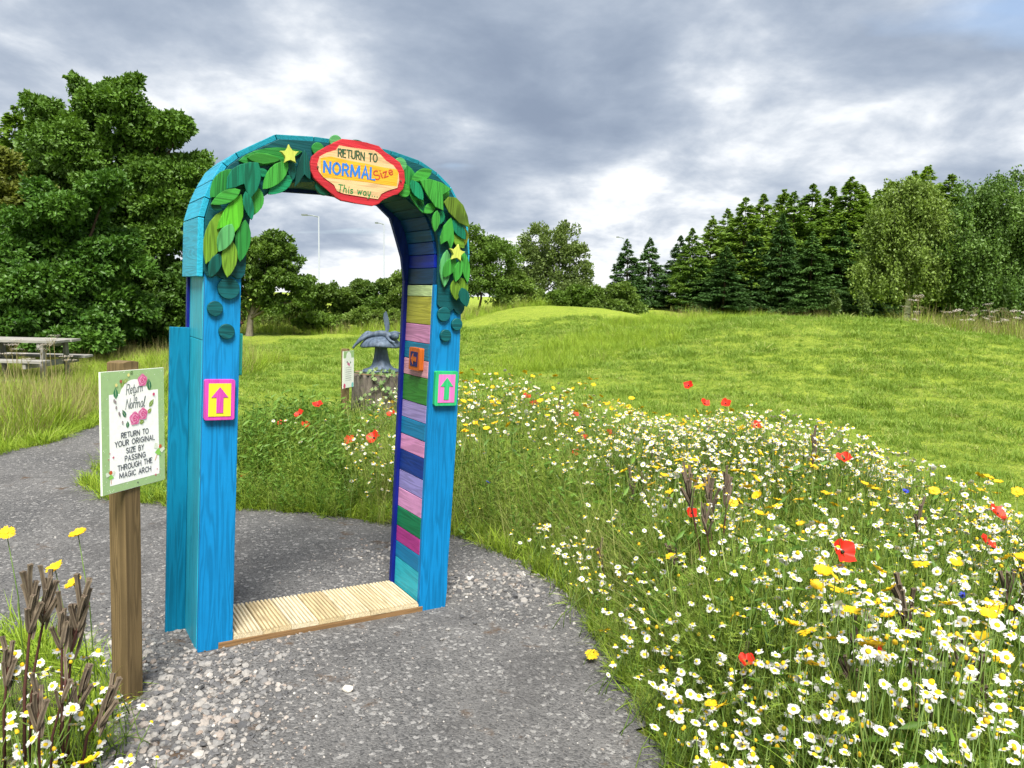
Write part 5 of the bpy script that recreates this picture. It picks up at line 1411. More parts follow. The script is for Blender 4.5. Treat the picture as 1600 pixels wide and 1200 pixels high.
# ---------------------------------------------------------------- flower heads
def petal_ring(n, r0, R, w, dish, r, notch=0.0, wob=.1, lift=0.0):
    """petals joined at the eye into one piece"""
    V = [(0, 0, lift)]; F = []
    for i in range(n):
        a = 2 * PI * i / n + r.normal(0, .06); Rr = R * r.uniform(.9, 1.06); d = dish + r.normal(0, wob)
        c, s_ = math.cos(a), math.sin(a); sx, sy = -s_, c
        o = len(V)
        for t, ww in ((r0 / R, .45), (.5, 1.0), (.86, .86)):
            z = lift + R * d * t * t
            for sg in (-1, 1): V.append((c * Rr * t + sx * sg * w * ww / 2, s_ * Rr * t + sy * sg * w * ww / 2, z))
        z = lift + R * d
        V += [(c * Rr + sx * -w * .3, s_ * Rr - sy * w * .3, z), (c * Rr * (1 - notch), s_ * Rr * (1 - notch), z), (c * Rr + sx * w * .3, s_ * Rr + sy * w * .3, z)]
        F += [(0, o, o + 1), (o, o + 2, o + 3, o + 1), (o + 2, o + 4, o + 5, o + 3), (o + 4, o + 6, o + 7), (o + 4, o + 7, o + 5), (o + 7, o + 8, o + 5)]
    return V, F
def dome(R, h, sides=10, z0=0.0, knob=1.0):
    V, F = [], []
    rows = [(1.0, 0), (.98, .3), (.8, .68), (.45, .93)]
    for q, z in rows:
        for k in range(sides): V.append((R * q * math.cos(2 * PI * k / sides), R * q * math.sin(2 * PI * k / sides), z0 + h * z))
    V.append((0, 0, z0 + h))
    for i in range(len(rows) - 1):
        for k in range(sides): F.append((i * sides + k, i * sides + (k + 1) % sides, (i + 1) * sides + (k + 1) % sides, (i + 1) * sides + k))
    o = (len(rows) - 1) * sides
    for k in range(sides): F.append((o + k, o + (k + 1) % sides, len(V) - 1))
    return V, F
m_white = foliage('petal_white', (.54, .55, .54), (.72, .72, .70), .25, .6, .6)
m_yel = foliage('petal_yellow', (.66, .42, .008), (.76, .57, .015), .25, .55, .6)
m_red = foliage('petal_red', (.62, .022, .012), (.78, .05, .02), .35, .5, .6)
m_blue = foliage('petal_blue', (.04, .07, .50), (.09, .16, .70), .2, .6, .6)
m_disc = foliage('eye_yellow', (.66, .44, .008), (.78, .58, .02), .05, .8, .6)
m_discd = foliage('eye_gold', (.50, .31, .010), (.66, .46, .02), .05, .8, .6)
m_fst = foliage('flower_stem', (.075, .14, .02), (.17, .24, .05), .1, .6, .6)
m_dark = plain('#1c1418', .7, .7, .3)
r3 = np.random.default_rng(44)
Vs, Fs = tube_geo([(0, 0, 0), (.012, .004, .3), (.004, .01, .65), (0, 0, 1)], [.0022, .0019, .0016, .0012], 5)
stem_me = mesh('stem', Vs, Fs, True); stem_me.materials.append(m_fst)
daisy_p = [mesh('petals', *petal_ring(int(r3.integers(12, 17)), .0052, .0165, .0068, d, r3, .06), True) for d in (.05, -.15, -.45, .12)]
daisy_c = [mesh('flower_centre', *dome(.0066, h, 10, -.0005), True) for h in (.0055, .0065, .0095, .005)]
mari_p = [mesh('petals', *petal_ring(int(r3.integers(12, 16)), .008, .0285, .0135, d, r3, .14), True) for d in (.10, -.05, .3)]
mari_c = [mesh('flower_centre', *dome(.0085, .005, 10, -.0005), True)]
for m_ in daisy_p: m_.materials.append(m_white)
for m_ in mari_p: m_.materials.append(m_yel)
for m_ in daisy_c: m_.materials.append(m_disc)
for m_ in mari_c: m_.materials.append(m_discd)
corn_p = mesh('petals', *petal_ring(11, .004, .017, .010, .45, r3, .25), True); corn_p.materials.append(m_blue)
corn_c = mesh('flower_centre', *dome(.005, .008, 8), True); corn_c.materials.append(plain('#3a2468', .8))
def flower(name, kind, foot, head, tilt, az, size, label, cat, group, v=0):
    """stem from the ground to the head, petals and eye on top"""
    foot, head = Vector(foot), Vector(head)
    root = empty(name, foot)
    d = head - foot
    st = link('stem', stem_me, None, root)
    st.scale = (1.1 * size, 1.1 * size, d.length); st.rotation_euler = d.to_track_quat('Z', 'Y').to_euler()
    pm, cm = {'daisy': (daisy_p[v % 4], daisy_c[v % 4]), 'marigold': (mari_p[v % 3], mari_c[0]), 'cornflower': (corn_p, corn_c)}[kind]
    rot = (Matrix.Rotation(az, 3, 'Z') @ Matrix.Rotation(tilt, 3, 'X') @ Matrix.Rotation(random.uniform(0, 6), 3, 'Z')).to_euler()
    pe = link('petals', pm, None, root, d, rot, size)
    ce = link('flower_centre', cm, None, root, d, rot, size)
    return tag(root, label, cat, group)
def joined(name, parts):
    V, F, mi, mats = [], [], [], []
    for me, mat, M in parts:
        o = len(V)
        for v in me.vertices: V.append(tuple(M @ v.co))
        for p in me.polygons: F.append(tuple(i + o for i in p.vertices)); mi.append(len(mats))
        mats.append(mat)
    me = mesh(name, V, F, True)
    for m_ in mats: me.materials.append(m_)
    me.polygons.foreach_set('material_index', mi); me.update()
    return link(name, me, linked=False)
# where the daisies grow
Q = uni(26000, -1.4, 3.6, 1.15, 7.9, r3); Q = Q[in_poly(Q, BED)]
grassy = 1 - sst(.25, 1.2, line_dist(Q, PATHSIDE[5:]))
dens = (.10 + 1.2 * patch(Q, 1.7, 71) ** 1.3) * (1 - .8 * grassy) * (.55 + .45 * sst(-.5, 1.4, Q[:, 0])) * (1 - .62 * sst(4.6, 6.6, Q[:, 1]))
Q = Q[(r3.random(len(Q)) < np.clip(dens, 0, 1)) & in_view(Q, .45, 60)]
z = bed_height(Q) * r3.uniform(.72, 1.28, len(Q)) + .03
# stragglers leaning over the path edge
E_ = []
for a, b in zip(PATHSIDE[1:6], PATHSIDE[2:7]):
    for k in range(26):
        t_ = r3.random(); p = np.array(a) * (1 - t_) + np.array(b) * t_
        E_.append((p[0] + r3.normal(.06, .07), p[1] + r3.normal(0, .03), abs(r3.normal(.13, .07)) + .04))
for k in range(190):
    p = at(r3.uniform(535, 618), r3.uniform(690, 805), r3.uniform(5.3, 6.4))
    if .08 < p.z < .6: E_.append(tuple(p))
for k in range(40):
    p = at(r3.uniform(425, 530), r3.uniform(655, 700), r3.uniform(6.0, 7.0))
    if .1 < p.z < .5: E_.append(tuple(p))
E_ = np.array(E_)
PL = [at(r3.uniform(0, 250), r3.uniform(1010, 1230), r3.uniform(1.75, 2.5)) for _ in range(420)]
PL = np.array([tuple(p) for p in PL if .05 < p.z < .42 and (p.x < -1.22 or p.z < .2)])[:120]
H_ = np.concatenate([np.column_stack([Q, z + T(Q[:, 0], Q[:, 1])]), E_, PL])
dist = np.linalg.norm(H_ - np.array([0, 0, CAM_H]), axis=1)
order = np.argsort(dist)
vis = in_view(H_[:, :2], H_[:, 2], 10)
mine = [i for i in order if vis[i]][:300]; ms = set(mine)
rest = np.array([i for i in range(len(H_)) if i not in ms])
for c_, i in enumerate(mine):
    h = H_[i]; lean = r3.normal(0, .05, 2)
    left = h[0] < 0 and h[1] < 3.3
    flower('daisy', 'daisy', (h[0] + lean[0], h[1] + lean[1], Tz(h[0], h[1])), h, abs(r3.normal(0, .45)) + .05, r3.uniform(0, 6.28), r3.uniform(.68, 1.25) * (1.1 if left else 1),
           'small white daisy with yellow centre in the flowers round the wooden sign post foot' if left else 'small white daisy with yellow centre in the near part of the wildflower bed', 'daisy', 'daisies by the sign post' if left else 'near daisies of the wildflower bed', int(r3.integers(0, 4)))
I4 = Matrix.Identity(4)
def head_M(tl, az): return Matrix.Translation((0, 0, 0)) @ Matrix.Rotation(az, 4, 'Z') @ Matrix.Rotation(tl, 4, 'X')
hp = [joined('far_daisy', [(daisy_p[k], m_white, head_M(.2 * k, k)), (daisy_c[k], m_disc, head_M(.2 * k, k)), (stem_me, m_fst, Matrix.Translation((0, 0, -.22)) @ Matrix.Diagonal((1, 1, .22, 1)))]) for k in range(4)]
bud = joined('spent_daisy', [(daisy_c[2], m_discd, Matrix.Diagonal((1.0, 1.0, 1.15, 1))), (stem_me, m_fst, Matrix.Translation((0, 0, -.16)) @ Matrix.Diagonal((1, 1, .16, 1)))])
HR = H_[rest]
pk = r3.integers(0, 4, len(HR))
scatter('far_daisies', hp, HR, np.column_stack([r3.normal(0, .3, len(HR)), r3.normal(0, .3, len(HR)), r3.uniform(0, 6.28, len(HR))]), r3.uniform(.65, 1.2, len(HR)), pk, 'drift of small white daisies farther back in the wildflower bed', 'daisies')
k = r3.choice(len(H_), 700); BH = H_[k] + np.column_stack([r3.normal(0, .05, (700, 2)), r3.normal(-.03, .03, 700)])
scatter('spent_daisies', [bud], BH, rots(700, .3, r3), r3.uniform(.7, 1.15, 700), np.zeros(700, int), 'yellow button heads of daisies that lost their petals', 'seed heads')
# corn marigolds
G_ = uni(1300, -1.2, 3.4, 1.3, 7.8, r3); G_ = G_[in_poly(G_, BED) & in_view(G_, .5, 10)]
cl_ = patch(G_, 2.2, 90) + .50 * sst(5, 6.5, G_[:, 1]) * (G_[:, 0] < 1.3) + .25 * (G_[:, 1] < 4.2)
G_ = G_[np.argsort(-cl_ + r3.normal(0, .15, len(G_)))][:250]
gz = bed_height(G_) * r3.uniform(.95, 1.35, len(G_)) + .06
for (x, y), zz_ in zip(G_, gz):
    far_ = y > 4.6
    flower('corn_marigold', 'marigold', (x + r3.normal(0, .05), y + r3.normal(0, .05), Tz(x, y)), (x, y, zz_ + Tz(x, y)), abs(r3.normal(0, .4)) + .1, r3.uniform(0, 6.28), r3.uniform(.75, 1.1),
           'yellow corn marigold in the far half of the wildflower bed' if far_ else 'yellow corn marigold among white daisies in the near half of the bed', 'marigold', 'far corn marigolds' if far_ else 'near corn marigolds', int(r3.integers(0, 3)))
for u, v, Y, lb in ((10, 832, 2.6, 'yellow marigold at the left picture edge, high above the path'), (122, 835, 2.5, 'yellow marigold on a tall stem left of the sign post'), (116, 912, 2.4, 'yellow marigold just above the brown seed pods'),
                    (86, 888, 2.6, 'yellow marigold half hidden behind seed pods'), (140, 1190, 2.0, 'large yellow marigold at the bottom picture edge'), (925, 1022, 3.2, 'drooping yellow marigold hanging over the path edge'), (945, 985, 3.3, 'yellow marigold low at the bed corner by the path'),
                    (1534, 765, 3.8, 'yellow marigold standing above the bed against the lawn, left of the edge one'), (1590, 768, 3.7, 'yellow marigold against the lawn at the right picture edge'), (1510, 792, 3.7, 'wide yellow marigold just below the lawn edge')):
    p = at(u, v, Y); flower('corn_marigold', 'marigold', (p.x + .03, p.y + .02, 0), p, .35 + .3 * random.random(), random.uniform(0, 6), 1.1, lb, 'marigold', 'corn marigolds standing out singly', int(u) % 3)
# poppies
def poppy_geo(r):
    V, F = [(0, 0, 0)], []
    ns = 24
    for ri, (q, zf) in enumerate(((.3, .10), (.62, .26), (.9, .46), (1.05, .55))):
        for k in range(ns):
            a = 2 * PI * k / ns; lob = 1 + .10 * math.cos(4 * a) + .05 * math.sin(9 * a + ri) * q
            V.append((.033 * q * lob * math.cos(a), .033 * q * lob * math.sin(a), .033 * zf * (1 + .25 * math.cos(4 * a + 1) + .15 * math.sin(7 * a) * q)))
    for k in range(ns): F.append((0, 1 + k, 1 + (k + 1) % ns))
    for ri in range(3):
        for k in range(ns): F.append((1 + ri * ns + k, 1 + (ri + 1) * ns + k, 1 + (ri + 1) * ns + (k + 1) % ns, 1 + ri * ns + (k + 1) % ns))
    return mesh('petals', V, F, True)
pop_p = poppy_geo(r3); pop_p.materials.append(m_red)
pop_c = mesh('flower_centre', *dome(.0065, .011, 8, .003), True); pop_c.materials.append(m_dark)
POP = [(1076, 603, 6.4, 1, 'highest red poppy, standing alone against the lawn'), (1101, 631, 6.2, 1, 'left red poppy of the close pair against the lawn'), (1134, 631, 6.2, 1, 'right red poppy of the close pair against the lawn'),
       (823, 621, 7.2, 1, 'upper red poppy of two at the back of the bed near the arch'), (834, 632, 7.1, 1, 'lower red poppy of two at the back of the bed near the arch'), (898, 649, 6.8, 1, 'red poppy at the back of the bed amid yellow flowers'),
       (900, 708, 5.8, .8, 'small red poppy low in the grassy part of the bed'), (914, 684, 6.2, .7, 'faded small poppy in the middle of the grassy bed'), (952, 676, 6.3, .7, 'small orange-red poppy right of the faded one'), (1182, 666, 5.6, 1, 'red poppy right of the pair, among yellow flowers'),
       (1319, 718, 4.4, 1.1, 'bright red poppy above the daisies in front of the lawn'), (1556, 804, 3.4, 1.1, 'red poppy by the wide yellow marigold near the right edge'), (1541, 850, 3.1, .9, 'pale red poppy below the one near the right edge'),
       (1315, 863, 2.8, 1.15, 'largest red poppy, in the thick of the daisies'), (1365, 1015, 2.3, .8, 'wilted red poppy near the dead seed heads'), (1167, 1034, 2.5, .7, 'half closed red poppy low in the near daisies'), (1080, 802, 3.8, .7, 'small faded poppy below the brown seed pods'),
       (497, 634, 6.6, 1.1, 'highest red poppy seen through the arch'), (469, 648, 6.5, 1.1, 'red poppy left of the highest one through the arch'), (441, 663, 6.4, 1, 'leftmost red poppy seen through the arch'), (478, 664, 6.4, .9, 'pale poppy under the others seen through the arch'),
       (547, 689, 6.1, 1.1, 'red poppy low in front of the small notice'), (585, 685, 6.0, 1.4, 'red poppy in front of the log stump'), (612, 648, 6.6, 1.0, 'red poppy close against the striped leg'), (384, 745, 5.7, .9, 'red poppy low beside the blue left leg')]
for i, (u, v, Y, s_, lb) in enumerate(POP):
    p = at(u, v, Y); z0 = Tz(p.x, p.y); root = empty('poppy', (p.x + random.uniform(-.04, .04), p.y + .03, z0))
    d = p - Vector(root.location)
    st = link('stem', stem_me, None, root); st.scale = (1, 1, d.length); st.rotation_euler = d.to_track_quat('Z', 'Y').to_euler()
    rot = (Matrix.Rotation(random.uniform(-.8, .8), 3, 'Z') @ Matrix.Rotation(random.uniform(.3, 1.0), 3, 'X') @ Matrix.Rotation(random.uniform(0, 6), 3, 'Z')).to_euler()
    link('petals', pop_p, None, root, d, rot, s_ * 1.15); link('flower_centre', pop_c, None, root, d, rot, s_)
    tag(root, lb, 'poppy', 'red poppies')
for u, v, Y, lb in ((973, 724, 5.0, 'blue cornflower in the middle of the bed'), (762, 754, 5.0, 'blue cornflower in the grass right of the arch'), (1246, 979, 2.7, 'blue cornflower left of the seed heads, amid daisies'), (1159, 1098, 2.4, 'blue cornflower at the near left of the daisies'),
                    (1505, 931, 2.7, 'blue cornflower toward the right edge of the bed'), (1121, 708, 5.0, 'small blue cornflower among the far daisies'), (1203, 1006, 2.6, 'blue cornflower beside the half closed poppy'), (1415, 768, 3.7, 'blue cornflower above the largest poppy')):
    p = at(u, v, Y); flower('cornflower', 'cornflower', (p.x + .02, p.y, 0), p, .5, random.uniform(0, 6), 1.0, lb, 'cornflower', 'blue cornflowers')

# ---------------------------------------------------------------- dead evening primrose stalks with seed pods
m_pod = foliage('seed_pod', (.055, .038, .026), (.225, .180, .130), .0, .9, .15)
m_stalk = foliage('dead_stalk', (.060, .022, .018), (.125, .060, .040), .0, .7, .5)
def pod_geo(L, R, r):
    V, F = [], []; sides = 8; rows = 8
    for i in range(rows + 1):
        t = i / rows
        q = min(1, .35 + t * 2.6) * (1 - .18 * t)
        if i == rows: q *= 1.28
        for k in range(sides):
            rr = R * q * (1.22 if k % 2 == 0 else .70)
            a = 2 * PI * k / sides
            V.append((rr * math.cos(a) + .10 * L * t * t, rr * math.sin(a), L * t))
    for i in range(rows):
        for k in range(sides): F.append((i * sides + k, i * sides + (k + 1) % sides, (i + 1) * sides + (k + 1) % sides, (i + 1) * sides + k))
    F.append(tuple(rows * sides + k for k in range(sides)))
    return mesh('seed_pod', V, F)
pods = [pod_geo(L, .0068, r3) for L in (.125, .10, .085)]
for m_ in pods: m_.materials.append(m_pod); m_.attributes.new('tint', 'FLOAT', 'POINT').data.foreach_set('value', np.clip(np.where(np.arange(len(m_.vertices)) % 2 == 0, .75, .12) + r3.normal(0, .12, len(m_.vertices)), 0, 1).astype(np.float32))
def stalk(top, lean, n, label, s_=1.0, h=None, group='dead seed stalks in the flowers'):
    """stalk whose pods end at top"""
    top = Vector(top); foot = Vector((top.x - lean[0], top.y - lean[1], Tz(top.x, top.y)))
    root = empty('seed_stalk', foot); d = top - foot
    c1 = d * .45 + Vector((lean[0] * -.18, lean[1] * -.18, .02))
    P = [Vector((0, 0, 0)), c1, d * .80, d - d.normalized() * .07 * s_]
    tube('stalk', P, [.0052 * s_, .0044 * s_, .0034 * s_, .0024 * s_], m_stalk, root, 6)
    ax = d.normalized(); n = int(n * 1.5)
    for k in range(n):
        f = k / max(1, n - 1)
        a = k * 2.4 + random.uniform(-.3, .3); sp = (.36 - .22 * f) * random.uniform(.5, 1.3)
        o = (ax.to_track_quat('Z', 'Y').to_matrix() @ Vector((math.cos(a) * math.sin(sp), math.sin(a) * math.sin(sp), math.cos(sp))))
        base = d - ax * (.115 * s_ + (1 - f) * .10 * s_) + Vector((math.cos(a), math.sin(a), 0)) * .006
        link('seed_pod', pods[k % 3], None, root, base, o.to_track_quat('Z', 'Y').to_euler(), s_ * random.uniform(.85, 1.1))
    return tag(root, label, 'seed stalk', group)
LS = [(52, 880, 2.15, (.05, .02), 7, 1.08, 'tallest dark seed stalk left of the sign post'), (78, 878, 2.2, (.10, .0), 6, 1.0, 'dark seed stalk touching the tallest one, left of the post'), (96, 925, 2.2, (.02, 0), 5, .95, 'grey downy seed stalk in the middle left of the post'),
      (136, 893, 2.25, (.12, .0), 6, 1.0, 'reddish seed stalk leaning toward the post'), (118, 930, 2.3, (.05, 0), 4, 1.0, 'short grey seed stalk behind the downy one'), (58, 1048, 1.95, (.01, 0), 5, .9, 'low grey seed stalk above the daisies at the left'),
      (140, 1022, 2.2, (.10, 0), 4, 1.0, 'seed stalk with grey pods low beside the post'), (185, 1046, 2.15, (.14, 0), 4, 1.05, 'seed stalk in front of the foot of the post'), (14, 985, 2.2, (.04, 0), 4, 1.0, 'seed stalk cut by the left picture edge'), (107, 1030, 2.1, (.08, 0), 3, .9, 'thin seed stalk with few pods low at left')]
for u, v, Y, ln, n, s_, lb in LS: stalk(at(u, v, Y), ln, n, lb, s_, group='dead seed stalks by the sign post')
RS = [(1072, 722, 3.6, (-.12, .0), 7, 1.1, 'tallest dark seed stalk in the middle of the bed'), (1140, 728, 3.5, (.02, 0), 5, 1.0, 'dark seed stalk right of the tallest in mid bed'), (1108, 738, 3.6, (-.05, 0), 6, 1.1, 'seed stalk between the two tall ones in mid bed'), (1098, 775, 3.4, (-.1, 0), 4, .9, 'low pods under the tall mid bed stalks'),
      (1275, 668, 4.6, (.02, 0), 5, 1.0, 'seed stalk standing against the lawn'), (1022, 683, 5.2, (0, 0), 4, 1.0, 'seed stalk left of the mid bed group'), (984, 735, 4.6, (-.06, 0), 5, 1.0, 'pods above the yellow flowers in the left bed'), (1010, 732, 4.6, (.03, 0), 4, .9, 'pods next to those above the yellow flowers'),
      (848, 700, 6.0, (0, 0), 5, 1.0, 'grey pods among grass right of the arch'), (931, 722, 5.2, (0, 0), 3, .9, 'single upright pod in the grassy bed'), (875, 617, 7.0, (0, 0), 3, 1.0, 'far pod above the yellow flowers at the back'), (934, 838, 3.9, (-.05, 0), 3, .9, 'pods low by the grassy corner of the bed'),
      (1040, 838, 3.5, (-.2, .0), 4, .9, 'pods leaning low amid yellow buttons'), (1395, 895, 2.6, (-.25, .05), 6, 1.1, 'long pods leaning left behind the largest poppy'), (1400, 925, 2.5, (-.28, 0), 5, 1.1, 'second leaning stalk right of the largest poppy'), (1565, 872, 2.6, (-.2, 0), 4, 1.1, 'thick pod leaning left near the right edge'),
      (1440, 775, 3.6, (.0, 0), 5, 1.0, 'seed stalk at the back right against the lawn'), (1475, 990, 2.2, (-.25, 0), 6, 1.15, 'dark leaning pods at the lower right'), (1500, 1000, 2.1, (-.3, 0), 5, 1.1, 'second dark leaning cluster at the lower right'), (1330, 970, 2.4, (-.18, 0), 5, .95, 'curled grey pods in the near daisies'),
      (1410, 1005, 2.2, (-.25, 0), 5, 1.0, 'tangled grey pods beside the wilted poppy'), (1420, 1080, 2.0, (-.22, 0), 5, 1.0, 'lowest grey tangled pods near the bottom right'), (1190, 975, 2.8, (-.2, 0), 4, .9, 'flattened pods left of the near daisies'), (1595, 865, 2.5, (-.2, 0), 4, 1.0, 'pods cut by the right picture edge'), (1310, 1005, 2.25, (-.22, 0), 4, .9, 'pods below the curled grey ones')]
for u, v, Y, ln, n, s_, lb in RS: stalk(at(u, v, Y), ln, n, lb, s_)
for k in range(26):
    u = r3.uniform(900, 1580); v = r3.uniform(715, 1060); Y = 4.9 - 2.7 * (v - 715) / 345 + r3.uniform(-.15, .15)
    p = at(u, v, Y)
    if .2 < p.z < .75 and in_poly(np.array([[p.x - .1, p.y], [p.x + .25, p.y]]), BED).all(): stalk(p, (r3.uniform(-.22, .08), r3.uniform(-.05, .05)), int(r3.integers(2, 4)), 'thin dead stalk with a few small brown pods amid the flowers', r3.uniform(.6, .85), group='thin dead stalks amid the flowers')
# ---------------------------------------------------------------- stones on the path
def stone_geo(r, flat_=.6):
    bm = bmesh.new(); bmesh.ops.create_icosphere(bm, subdivisions=1, radius=1)
    for v in bm.verts:
        v.co *= r.uniform(.72, 1.12); v.co.z *= flat_; v.co.x *= 1.15
    me = bpy.data.meshes.new('stone'); bm.to_mesh(me); bm.free()
    return me
m_stone, t, bs, out = new_mat('gravel_stone')
oi = node(t, 'ShaderNodeObjectInfo').outputs['Random']
rp = node(t, 'ShaderNodeValToRGB', {0: oi}); e_ = rp.color_ramp.elements
for p_, c_ in ((0.0, (.05, .052, .058)), (.3, (.12, .12, .125)), (.55, (.21, .205, .20)), (.8, (.30, .28, .26)), (.92, (.22, .17, .14)), (1.0, (.46, .45, .43))):
    if p_ in (0.0, 1.0): el = e_[0 if p_ == 0 else -1]
    else: el = e_.new(p_)
    el.color = (*c_, 1)
co = node(t, 'ShaderNodeTexCoord').outputs['Object']
t.links.new(mixc(t, rng_n(t, noise_n(t, co, 2.5, 4, .6), .35, .7, 0, .35), rp.outputs[0], (.06, .055, .05)), bs.inputs['Base Color']); bs.inputs['Roughness'].default_value = .85
r5 = np.random.default_rng(55)
st_me = [stone_geo(r5, f) for f in (.5, .6, .7, .45, .65, .55)]
for m_ in st_me: m_.materials.append(m_stone)
stp = [link('gravel_bit', m_, linked=False) for m_ in st_me]
Q = uni(120000, -4.5, .7, 1.3, 5.5, r5); Q = Q[in_poly(Q, PATH) & in_view(Q, 0, 20)]
dd = np.hypot(Q[:, 0], Q[:, 1])
Q = Q[r5.random(len(Q)) < np.clip(2.6 / dd, .1, 1) ** 1.8]
# coarser where the arch was set: left front, right foot, back right
def near_(Q, c, rx, ry): return np.exp(-((Q[:, 0] - c[0]) / rx) ** 2 - ((Q[:, 1] - c[1]) / ry) ** 2)
coarse = np.clip(near_(Q, (-1.15, 2.75), .38, .55) + near_(Q, (-.10, 4.15), .38, .35) + near_(Q, (-1.75, 3.1), .3, .5) + .8 * near_(Q, (-.75, 4.5), .35, .35) + .7 * near_(Q, (.2, 3.9), .2, .4) + .8 * near_(Q, (-1.1, 2.1), .25, .5), 0, 1)
keep = r5.random(len(Q)) < .10 + .70 * coarse
Q, coarse = Q[keep], coarse[keep]
s = np.exp(r5.normal(math.log(.0030), .35, len(Q))) * (1 + coarse * np.abs(r5.normal(2.0, 1.4, len(Q))))
s = np.clip(s, .0015, .022)
scatter('gravel', stp, on_ground(Q, .001), np.column_stack([r5.normal(0, .4, len(Q)), r5.normal(0, .4, len(Q)), r5.uniform(0, 6.28, len(Q))]), s, label='loose grey gravel scattered over the path and round the arch feet', cat='gravel')
for u, v, s_ in ((285, 1095, .017), (232, 1068, .016), (262, 1048, .015), (322, 1108, .019), (300, 1130, .016), (262, 1125, .018), (345, 1090, .014), (372, 1062, .012), (340, 1165, .021), (310, 1182, .02), (278, 1172, .015), (398, 1030, .012), (356, 978 + 60, .013), (240, 1035, .015),
                 (690, 1000, .012), (730, 930, .014), (760, 905, .012), (722, 965, .016), (700, 985, .013), (790, 925, .013), (820, 920, .012), (742, 975, .012), (540, 1030, .011), (437, 1058, .011), (428, 1140, .013), (470, 1110, .010), (300, 1030, .013), (330, 1060, .012), (215, 1130, .017), (366, 1145, .014), (880, 960, .012), (600, 1130, .009), (505, 960, .008)):
    p = ground(u, v)
    link('stone', st_me[int(u) % 6], None, path, (p.x, p.y, p.z + s_ * .3), (random.uniform(-.2, .2), random.uniform(-.2, .2), random.uniform(0, 6)), s_)
p = ground(543, 1080)
ws = bmesh.new(); bmesh.ops.create_icosphere(ws, subdivisions=2, radius=1)
rr_ = random.Random(3)
for v_ in ws.verts: v_.co *= .85 + .3 * rr_.random(); v_.co.x *= 1.25; v_.co.z *= .8
wo = bm_obj('stone', ws, plain('#d8d2c6', .8, .9, .2, 3)); wo.location = (p.x, p.y, p.z + .010); wo.scale = (.017,) * 3
tag(wo, 'single larger white stone lying on the dark path in front of the threshold', 'stone')

# ---------------------------------------------------------------- small notice by the stump
ps2 = post_sign(Vector((-1.985, 8.97, -.01)), 1.36, .03, .90, .655, -.005, big=False)
tag(ps2, 'small white notice on a short wooden post beside the log stump', 'sign')

# ---------------------------------------------------------------- log stump, mushroom statue, ivy
m_logbark, t, bs, out = new_mat('log_bark')
co = node(t, 'ShaderNodeTexCoord').outputs['Object']
n1 = noise_n(t, node(t, 'ShaderNodeMapping', {'Vector': co, 'Scale': (9, 9, 2.5)}).outputs[0], 1.6, 6, .65, .6)
n2 = noise_n(t, co, 6, 5, .6)
c = mixc(t, rng_n(t, n1, .35, .7), (.05, .042, .035), (.17, .145, .12))
c = mixc(t, rng_n(t, n2, .55, .75, 0, .6), c, (.10, .11, .06))
t.links.new(c, bs.inputs['Base Color']); bs.inputs['Roughness'].default_value = .95
t.links.new(bump_n(t, n1, 1.0, .03), bs.inputs['Normal'])
SX, SY = -1.70, 9.75
sz = Tz(SX, SY)
log = empty('log_stump', (SX, SY, sz)); tag(log, 'thick weathered log stump under the mushroom statue', 'stump')
wob = lambda q, i: (1 + .03 * math.sin(3 * q + .5) + .02 * math.sin(11 * q + i), .0)
V, F = lathe_geo([(.385, -.05), (.375, .1), (.365, .3), (.36, .47), (.35, .515)], 40, wob); link('bark', mesh('bark', V, F, True), m_logbark, log)
V, F = lathe_geo([(.335, .50), (.33, .527), (.02, .529)], 40, wob); link('cut_face', mesh('cut_face', V, F), paint('#8f7a58', 'x', k=.7, grain=.3, rough=.9), log)
m_stat, t, bs, out = new_mat('cast_stone')
co = node(t, 'ShaderNodeTexCoord').outputs['Object']
n1 = noise_n(t, co, 14, 6, .65); n2 = noise_n(t, node(t, 'ShaderNodeMapping', {'Vector': co, 'Scale': (12, 12, 2)}).outputs[0], 2, 5, .6)
c = mixc(t, rng_n(t, n2, .35, .65), (.024, .042, .072), (.090, .128, .185)); c = mixc(t, rng_n(t, n1, .5, .72, 0, .7), c, (.035, .045, .065))
t.links.new(c, bs.inputs['Base Color']); bs.inputs['Roughness'].default_value = .65
t.links.new(bump_n(t, n2, .6, .02), bs.inputs['Normal'])
mu = empty('mushroom_statue', (SX + .01, SY, sz + .53)); tag(mu, 'blue-grey toadstool statue with a sleeping winged figure on its cap', 'statue')
V, F = lathe_geo([(.245, 0), (.24, .025), (.155, .05), (.118, .09), (.098, .16), (.084, .24), (.078, .30), (.085, .345)], 28, lambda q, i: (1 + .05 * math.sin(5 * q + 1) * (i < 5) + .03 * math.sin(9 * q), 0))
link('stem', mesh('stem', V, F, True), m_stat, mu)
V, F = lathe_geo([(.05, .335), (.15, .335), (.21, .327), (.25, .322), (.256, .338), (.24, .37), (.20, .412), (.14, .447), (.06, .465), (.01, .467)], 36, lambda q, i: (1 + .03 * math.sin(4 * q + .7), .010 * math.sin(3 * q) * (1 if 2 < i < 6 else 0)))
link('cap', mesh('cap', V, F, True), m_stat, mu)
def skin_body(name, joints, edges, radii, parent, mat):
    me = bpy.data.meshes.new(name); me.from_pydata(joints, edges, [])
    o = link(name, me, mat, parent)
    md = o.modifiers.new('skin', 'SKIN'); md.use_smooth_shade = True
    for sv, rd in zip(me.skin_vertices[0].data, radii): sv.radius = (rd, rd * .9)
    me.skin_vertices[0].data[0].use_root = True
    o.modifiers.new('sub', 'SUBSURF').render_levels = 1
    return o
